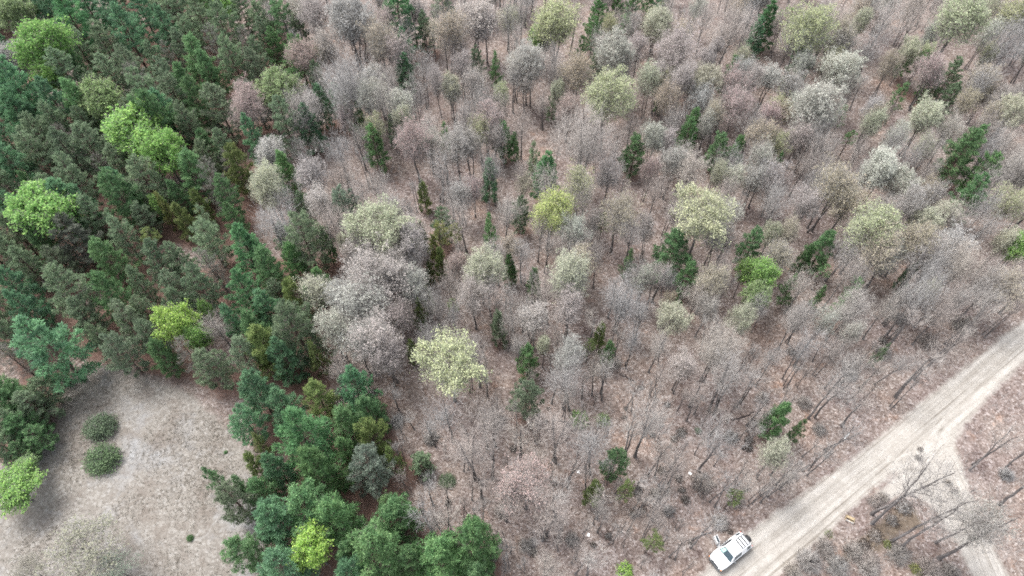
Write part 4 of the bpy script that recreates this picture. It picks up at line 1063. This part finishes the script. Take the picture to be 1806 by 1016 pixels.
build_car()

# ------------------------------------------------------------------ small things on the ground
def crate():
    p = pix(1499, 916, .15); r = link('wooden_crate', None, None, (p[0], p[1], gh(p[0], p[1]))); r.rotation_euler = (0, 0, math.radians(-28))
    tag(r, 'small tan open wooden crate with a pale side lying beside the sandy road', 'crate')
    tan = bark_material('tan_plywood', (.26, .20, .125), (.36, .29, .19), 6); pal = simple('whitewashed_board', (.66, .64, .60), .7)
    for nm, b, m in (('bottom', (-.40, .40, -.24, .24, .0, .03), tan), ('long_side', (-.40, .40, -.27, -.24, .0, .28), pal), ('long_side', (-.40, .40, .24, .27, .0, .28), tan), ('end_board', (-.43, -.40, -.27, .27, 0, .28), tan), ('end_board', (.40, .43, -.27, .27, 0, .28), tan), ('lid', (-.36, .36, -.02, .25, .285, .31), tan)):
        bm = bmesh.new(); box(bm, *b); bm_obj(nm, bm, m, r, bevel=.004)
crate()
def stake(px0, py0, px1, py1, label):
    a, b = pix(px0, py0), pix(px1, py1); a[2] = gh(a[0], a[1]) + .04; b[2] = gh(b[0], b[1]) + .05
    bm = bmesh.new(); L = float(np.linalg.norm(b - a))
    loft(bm, [[(x, -w, -.03), (x, w, -.03), (x, w, .03), (x, -w, .03)] for x, w in ((0, .05), (L * .8, .05), (L, .012))])
    o = bm_obj('survey_stake', bm, simple('white_painted_wood', (.74, .74, .72), .6), None, bevel=.006); o.location = a
    o.rotation_euler = (0, -math.asin((b[2] - a[2]) / L), math.atan2(b[1] - a[1], b[0] - a[0])); tag(o, label, 'stake')
stake(1489, 774, 1498, 764, 'white painted stake lying in the leaf litter beside the sandy road')
PAPER = simple('white_paper', (.78, .78, .77), .8)
for k, (px, py, lab) in enumerate([(1020, 832, 'white paper scrap on leaf litter near a thin bare trunk'), (1038, 943, 'white paper scrap on bare litter beyond the bright lime shrub'), (1217, 835, 'white paper scrap among the dark bracken clumps')]):
    p = pix(px, py); bm = bmesh.new()
    bmesh.ops.create_grid(bm, x_segments=5, y_segments=4, size=.13)
    for v in bm.verts: v.co.z = .05 + .05 * math.sin(v.co.x * 31 + k) * math.cos(v.co.y * 23 + k); v.co.x *= 1.3
    o = bm_obj('paper_scrap', bm, PAPER, None); o.location = (p[0], p[1], gh(p[0], p[1])); o.rotation_euler = (0, 0, k * 1.3); tag(o, lab, 'litter')

def log(x0, y0, x1, y1, r, label, bark='bark_dark'):
    a, b = pix(x0, y0), pix(x1, y1); g = Geo(); n = 7
    q = a + (b - a) * np.linspace(0, 1, n + 1)[:, None]
    q[:, 2] = ground_h(q[:, 0], q[:, 1]) + r * .7
    q[1:-1, :2] += rng.normal(size=(n - 1, 2)) * .07
    c = a.copy(); c[2] = gh(a[0], a[1]); q = q - c
    rs = np.linspace(r, r * .45, n + 1)
    g.tubes(q[:-1], q[1:], rs[:-1], rs[1:], 7)
    o = link('fallen_log', g.mesh('log', [M[bark]]), None, tuple(c))
    s = Geo(); k = 9; j = rng.integers(1, n, k); d = unit(k); d[:, 2] = np.abs(d[:, 2]); s.spikes(q[j], q[j] + d * rng.uniform(.4, 1.3, (k, 1)), r * .22)
    link('branch_stub', s.mesh('branch_stub', [M[bark]]), o); tag(o, label, 'log')
log(1093, 660, 1118, 672, .11, 'dark fallen branch lying across litter behind the low lime green shrub')
log(1290, 742, 1330, 728, .10, 'thin fallen trunk beside a forked bare tree')
log(1120, 900, 1140, 886, .10, 'short dark fallen log among bracken clumps', 'bark_dark')
log(1622, 858, 1640, 866, .12, 'grey weathered log on the sand between road and side track', 'bark')
log(1600, 871, 1620, 880, .08, 'thin grey branch on the sand between road and side track', 'bark')
log(640, 712, 672, 690, .12, 'dark fallen trunk on the litter beside the pine cluster')
log(985, 742, 1010, 748, .09, 'short broken branch beside the low pale leafing shrub')
# ------------------------------------------------------------------ labels: what each tree looks like and which marked things it stands between
BY_ID = {t['id']: t for t in TREES if t.get('id')}
MARK = {
    'deadA': ('half-dead ash-grey pine with bare limbs inside the pine stand', 'the half-dead pine'),
    'limetop': ('small lime green leafing tree deep in the pine stand', 'the deep lime tree'),
    'silverA': ('silvery budding tree squeezed between the bright green tree and white pines', 'the silvery tree'),
    'feather': ('very wide grey-green feathery pine over reddish needle floor', 'the wide feathery pine'),
    'mustardA': ('yellow-green pine among olive pines inside the stand', 'the yellow-green pine'),
    'appleA': ('pale lime leafing tree touching a brighter lime tree', 'the paler lime tree'),
    # id: (its own label, how others refer to it)
    'twin': ('big bright green leafing tree rising over blue-green pines, a yellower tree at its foot', 'the bright green tree'),
    'limes': ('largest of the touching lime green leafing trees inside the pine stand', 'the touching lime trees'),
    'limeball': ('round lime green leafing tree alone among grey-green pines', 'the round lime tree'),
    'limemid': ('small bright lime leafing tree at the pine stand near the clearing', 'the small lime tree'),
    'acid': ('vivid yellow-green leafing tree tucked between dark cluster pines', 'the vivid lime tree'),
    'limefar': ('pale lime leafing tree where the pine stand meets the bare wood', 'the pale lime tree'),
    'edgelime': ('lime green leafing tree in the bare wood close above the sandy road', 'the roadside lime tree'),
    'aspen': ('slender bright green leafing tree alone among bare trees', 'the slender green tree'),
    'edgebush': ('bushy bright green leafing tree at the rim of the dry clearing', 'the bushy green tree'),
    'topwp': ('tall fresh green white pine towering over pale budding trees', 'the towering fresh pine'),
    'spire': ('narrow tall fresh green pine beside an olive-yellow budding tree', 'the narrow tall pine'),
    'roundpine': ('very broad rounded blue-green pine at the pine stand edge above the clearing', 'the broad rounded pine'),
    'wpA': ('fresh green white pine at the bare wood side of the pine stand', 'the fresh green pine'),
    'wpB': ('pale-tipped fresh green white pine beside another one like it', 'the pale-tipped pine'),
    'olivebig': ('broad olive green pine standing over the needle floor by the clearing', 'the olive pine'),
    'clusterA': ('biggest fresh green white pine of the cluster beside the dry clearing', 'the big cluster pine'),
    'bluepine': ('bluish white pine in the cluster touching the vivid lime tree', 'the bluish pine'),
    'palepine': ('pale sage feathery pine at the litter side of the cluster', 'the pale sage pine'),
    'edgepine': ('bushy green pine at the cluster end facing open leaf litter', 'the end pine'),
    'twinpine': ('larger of two touching green pines alone among bare trees', 'the touching pine pair'),
    'lonepine': ('lone dark green pine on open leaf litter among thin trunks', 'the lone litter pine'),
    'roadpine': ('wide green pine near the sandy road behind a cream tree', 'the roadside pine'),
    'cone': ('small upright cone-shaped green pine between two cream trees', 'the cone-shaped pine'),
    'spruce': ('bushy little bright green conifer on the open litter', 'the little conifer'),
    'creamA': ('dome-shaped yellow-cream budding tree beside a smoky bare tree', 'the domed cream tree'),
    'creamB': ('big cream budding tree crowning the pale pink clump', 'the clump-top cream tree'),
    'creamC': ('cream budding tree with pink-budded lower boughs in open wood', 'the two-toned cream tree'),
    'creamD': ('dense yellow-cream budding tree by itself on open litter', 'the lone cream tree'),
    'creamE': ('very broad yellow-cream budding tree in front of a dark pine', 'the broad cream tree'),
    'creamF': ('cream budding tree with several thin stems beside the cone-shaped pine', 'the many-stemmed cream tree'),
    'yellowball': ('compact lemon-yellow budding tree beneath a smoky bare tree', 'the lemon-yellow tree'),
    'farcream': ('large yellow-cream budding tree deep in the bare wood', 'the deep-wood cream tree'),
    'khakifar': ('olive-yellow budding tree next to the narrow tall pine', 'the olive-yellow tree'),
    'whiteR': ('white budding tree with a second white crown touching it', 'the touching white trees'),
    'sparsegreen': ('loose yellow-cream budding tree above thin leaning trunks', 'the loose cream tree'),
    'russet': ('pinkish russet budding tree above open leaf litter', 'the russet tree'),
    'pinkclump': ('broad pale pink budding tree, middle of the big pale clump', 'the pale pink clump'),
    'vase': ('tan budding tree with a fan of forked stems', 'the fan-stemmed tan tree'),
    'smoke': ('large bare tree with a smoky grey cloud of fine twigs', 'the smoky bare tree'),
    'bluehaze': ('wide bluish grey bare tree of very fine twigs', 'the bluish bare tree'),
    'pinkmaple': ('low wide pink-budded tree on open leaf litter', 'the pink-budded tree'),
    'palelow': ('wide low straw-coloured budding tree on the dry clearing', 'the straw-coloured tree'),
    'roadcream': ('small cream budding tree between roadside pine and sandy road', 'the roadside cream tree'),
    'trackcream': ('sparse whitish tree overhanging the sandy side track', 'the side-track tree'),
}
SITES = [(t['x'], t['y'], MARK[i][1], t) for i, t in BY_ID.items() if i in MARK]
for px, py, ph in ((1290, 970, 'the white car'), (1655, 790, 'the road fork'), (1499, 916, 'the wooden crate'), (178, 780, 'the round shrubs'), (1710, 660, 'the sandy road'), (655, 700, 'the dark fallen trunk')):
    p = pix(px, py); SITES.append((p[0], p[1], ph, None))
def describe(t):
    k = t['kind']; tint = TINT[t['tint']][1]
    if k == 'low':
        what = {'bracken': 'bracken clump', 'brush': 'twiggy leafless shrub', 'lowgreen': 'low leafy shrub', 'bush': 'round shrub'}[t['lowkind']]
        look = [('wide' if t['w'] > 2.6 else 'small' if t['w'] < 1.6 else ''), tint if t['lowkind'] != 'brush' else 'grey']
    else:
        what = KIND[k][2]; h, w = t['h'], t['w']
        big, small = {'thin': (8.2, 6.2), 'bare': (12.6, 10.6), 'hazy': (14, 12)}.get(k, (13.2, 10.5))
        look = ['tall' if h > big else 'small' if h < small else '']
        look.append('broad' if w / h > {'thin': .31, 'bare': .40}.get(k, .46) else 'narrow' if w / h < {'thin': .26, 'bare': .33}.get(k, .38) else '')
        if k in ('bare', 'hazy', 'pb', 'cb', 'thin') and t['stems'] > 1: look.append('forked')
        if t.get('young'): what = 'young pine'
        look.append(tint if k not in ('bare', 'hazy', 'thin') else '')
    return ' '.join(x for x in look if x), what
for t in TREES + LOW:
    o = t['obj']
    if t.get('id') in MARK: o['label'] = MARK[t['id']][0]; continue
    if t.get('note'): o['label'] = t['note']; continue
    near = sorted(SITES, key=lambda s: (s[0] - t['x']) ** 2 + (s[1] - t['y']) ** 2)
    look, what = describe(t)
    d0 = math.hypot(near[0][0] - t['x'], near[0][1] - t['y'])
    where = f"close beside {near[0][2]}" if d0 < 4.2 else f"between {near[0][2]} and {near[1][2]}" if d0 < 30 else f"deep in the wood past {near[0][2]}"
    lab = f'{look} {what} {where}'.strip()
    if len(lab.split()) > 16: lab = ' '.join(lab.split()).replace('deep in the wood past', 'past').replace('thinly budding tree', 'wispy tree')
    if len(lab.split()) > 16: where = f'beside {near[0][2]}'; lab = f'{look} {what} {where}'
    o['label'] = lab
    o['group'] = f'{what}s {where}'
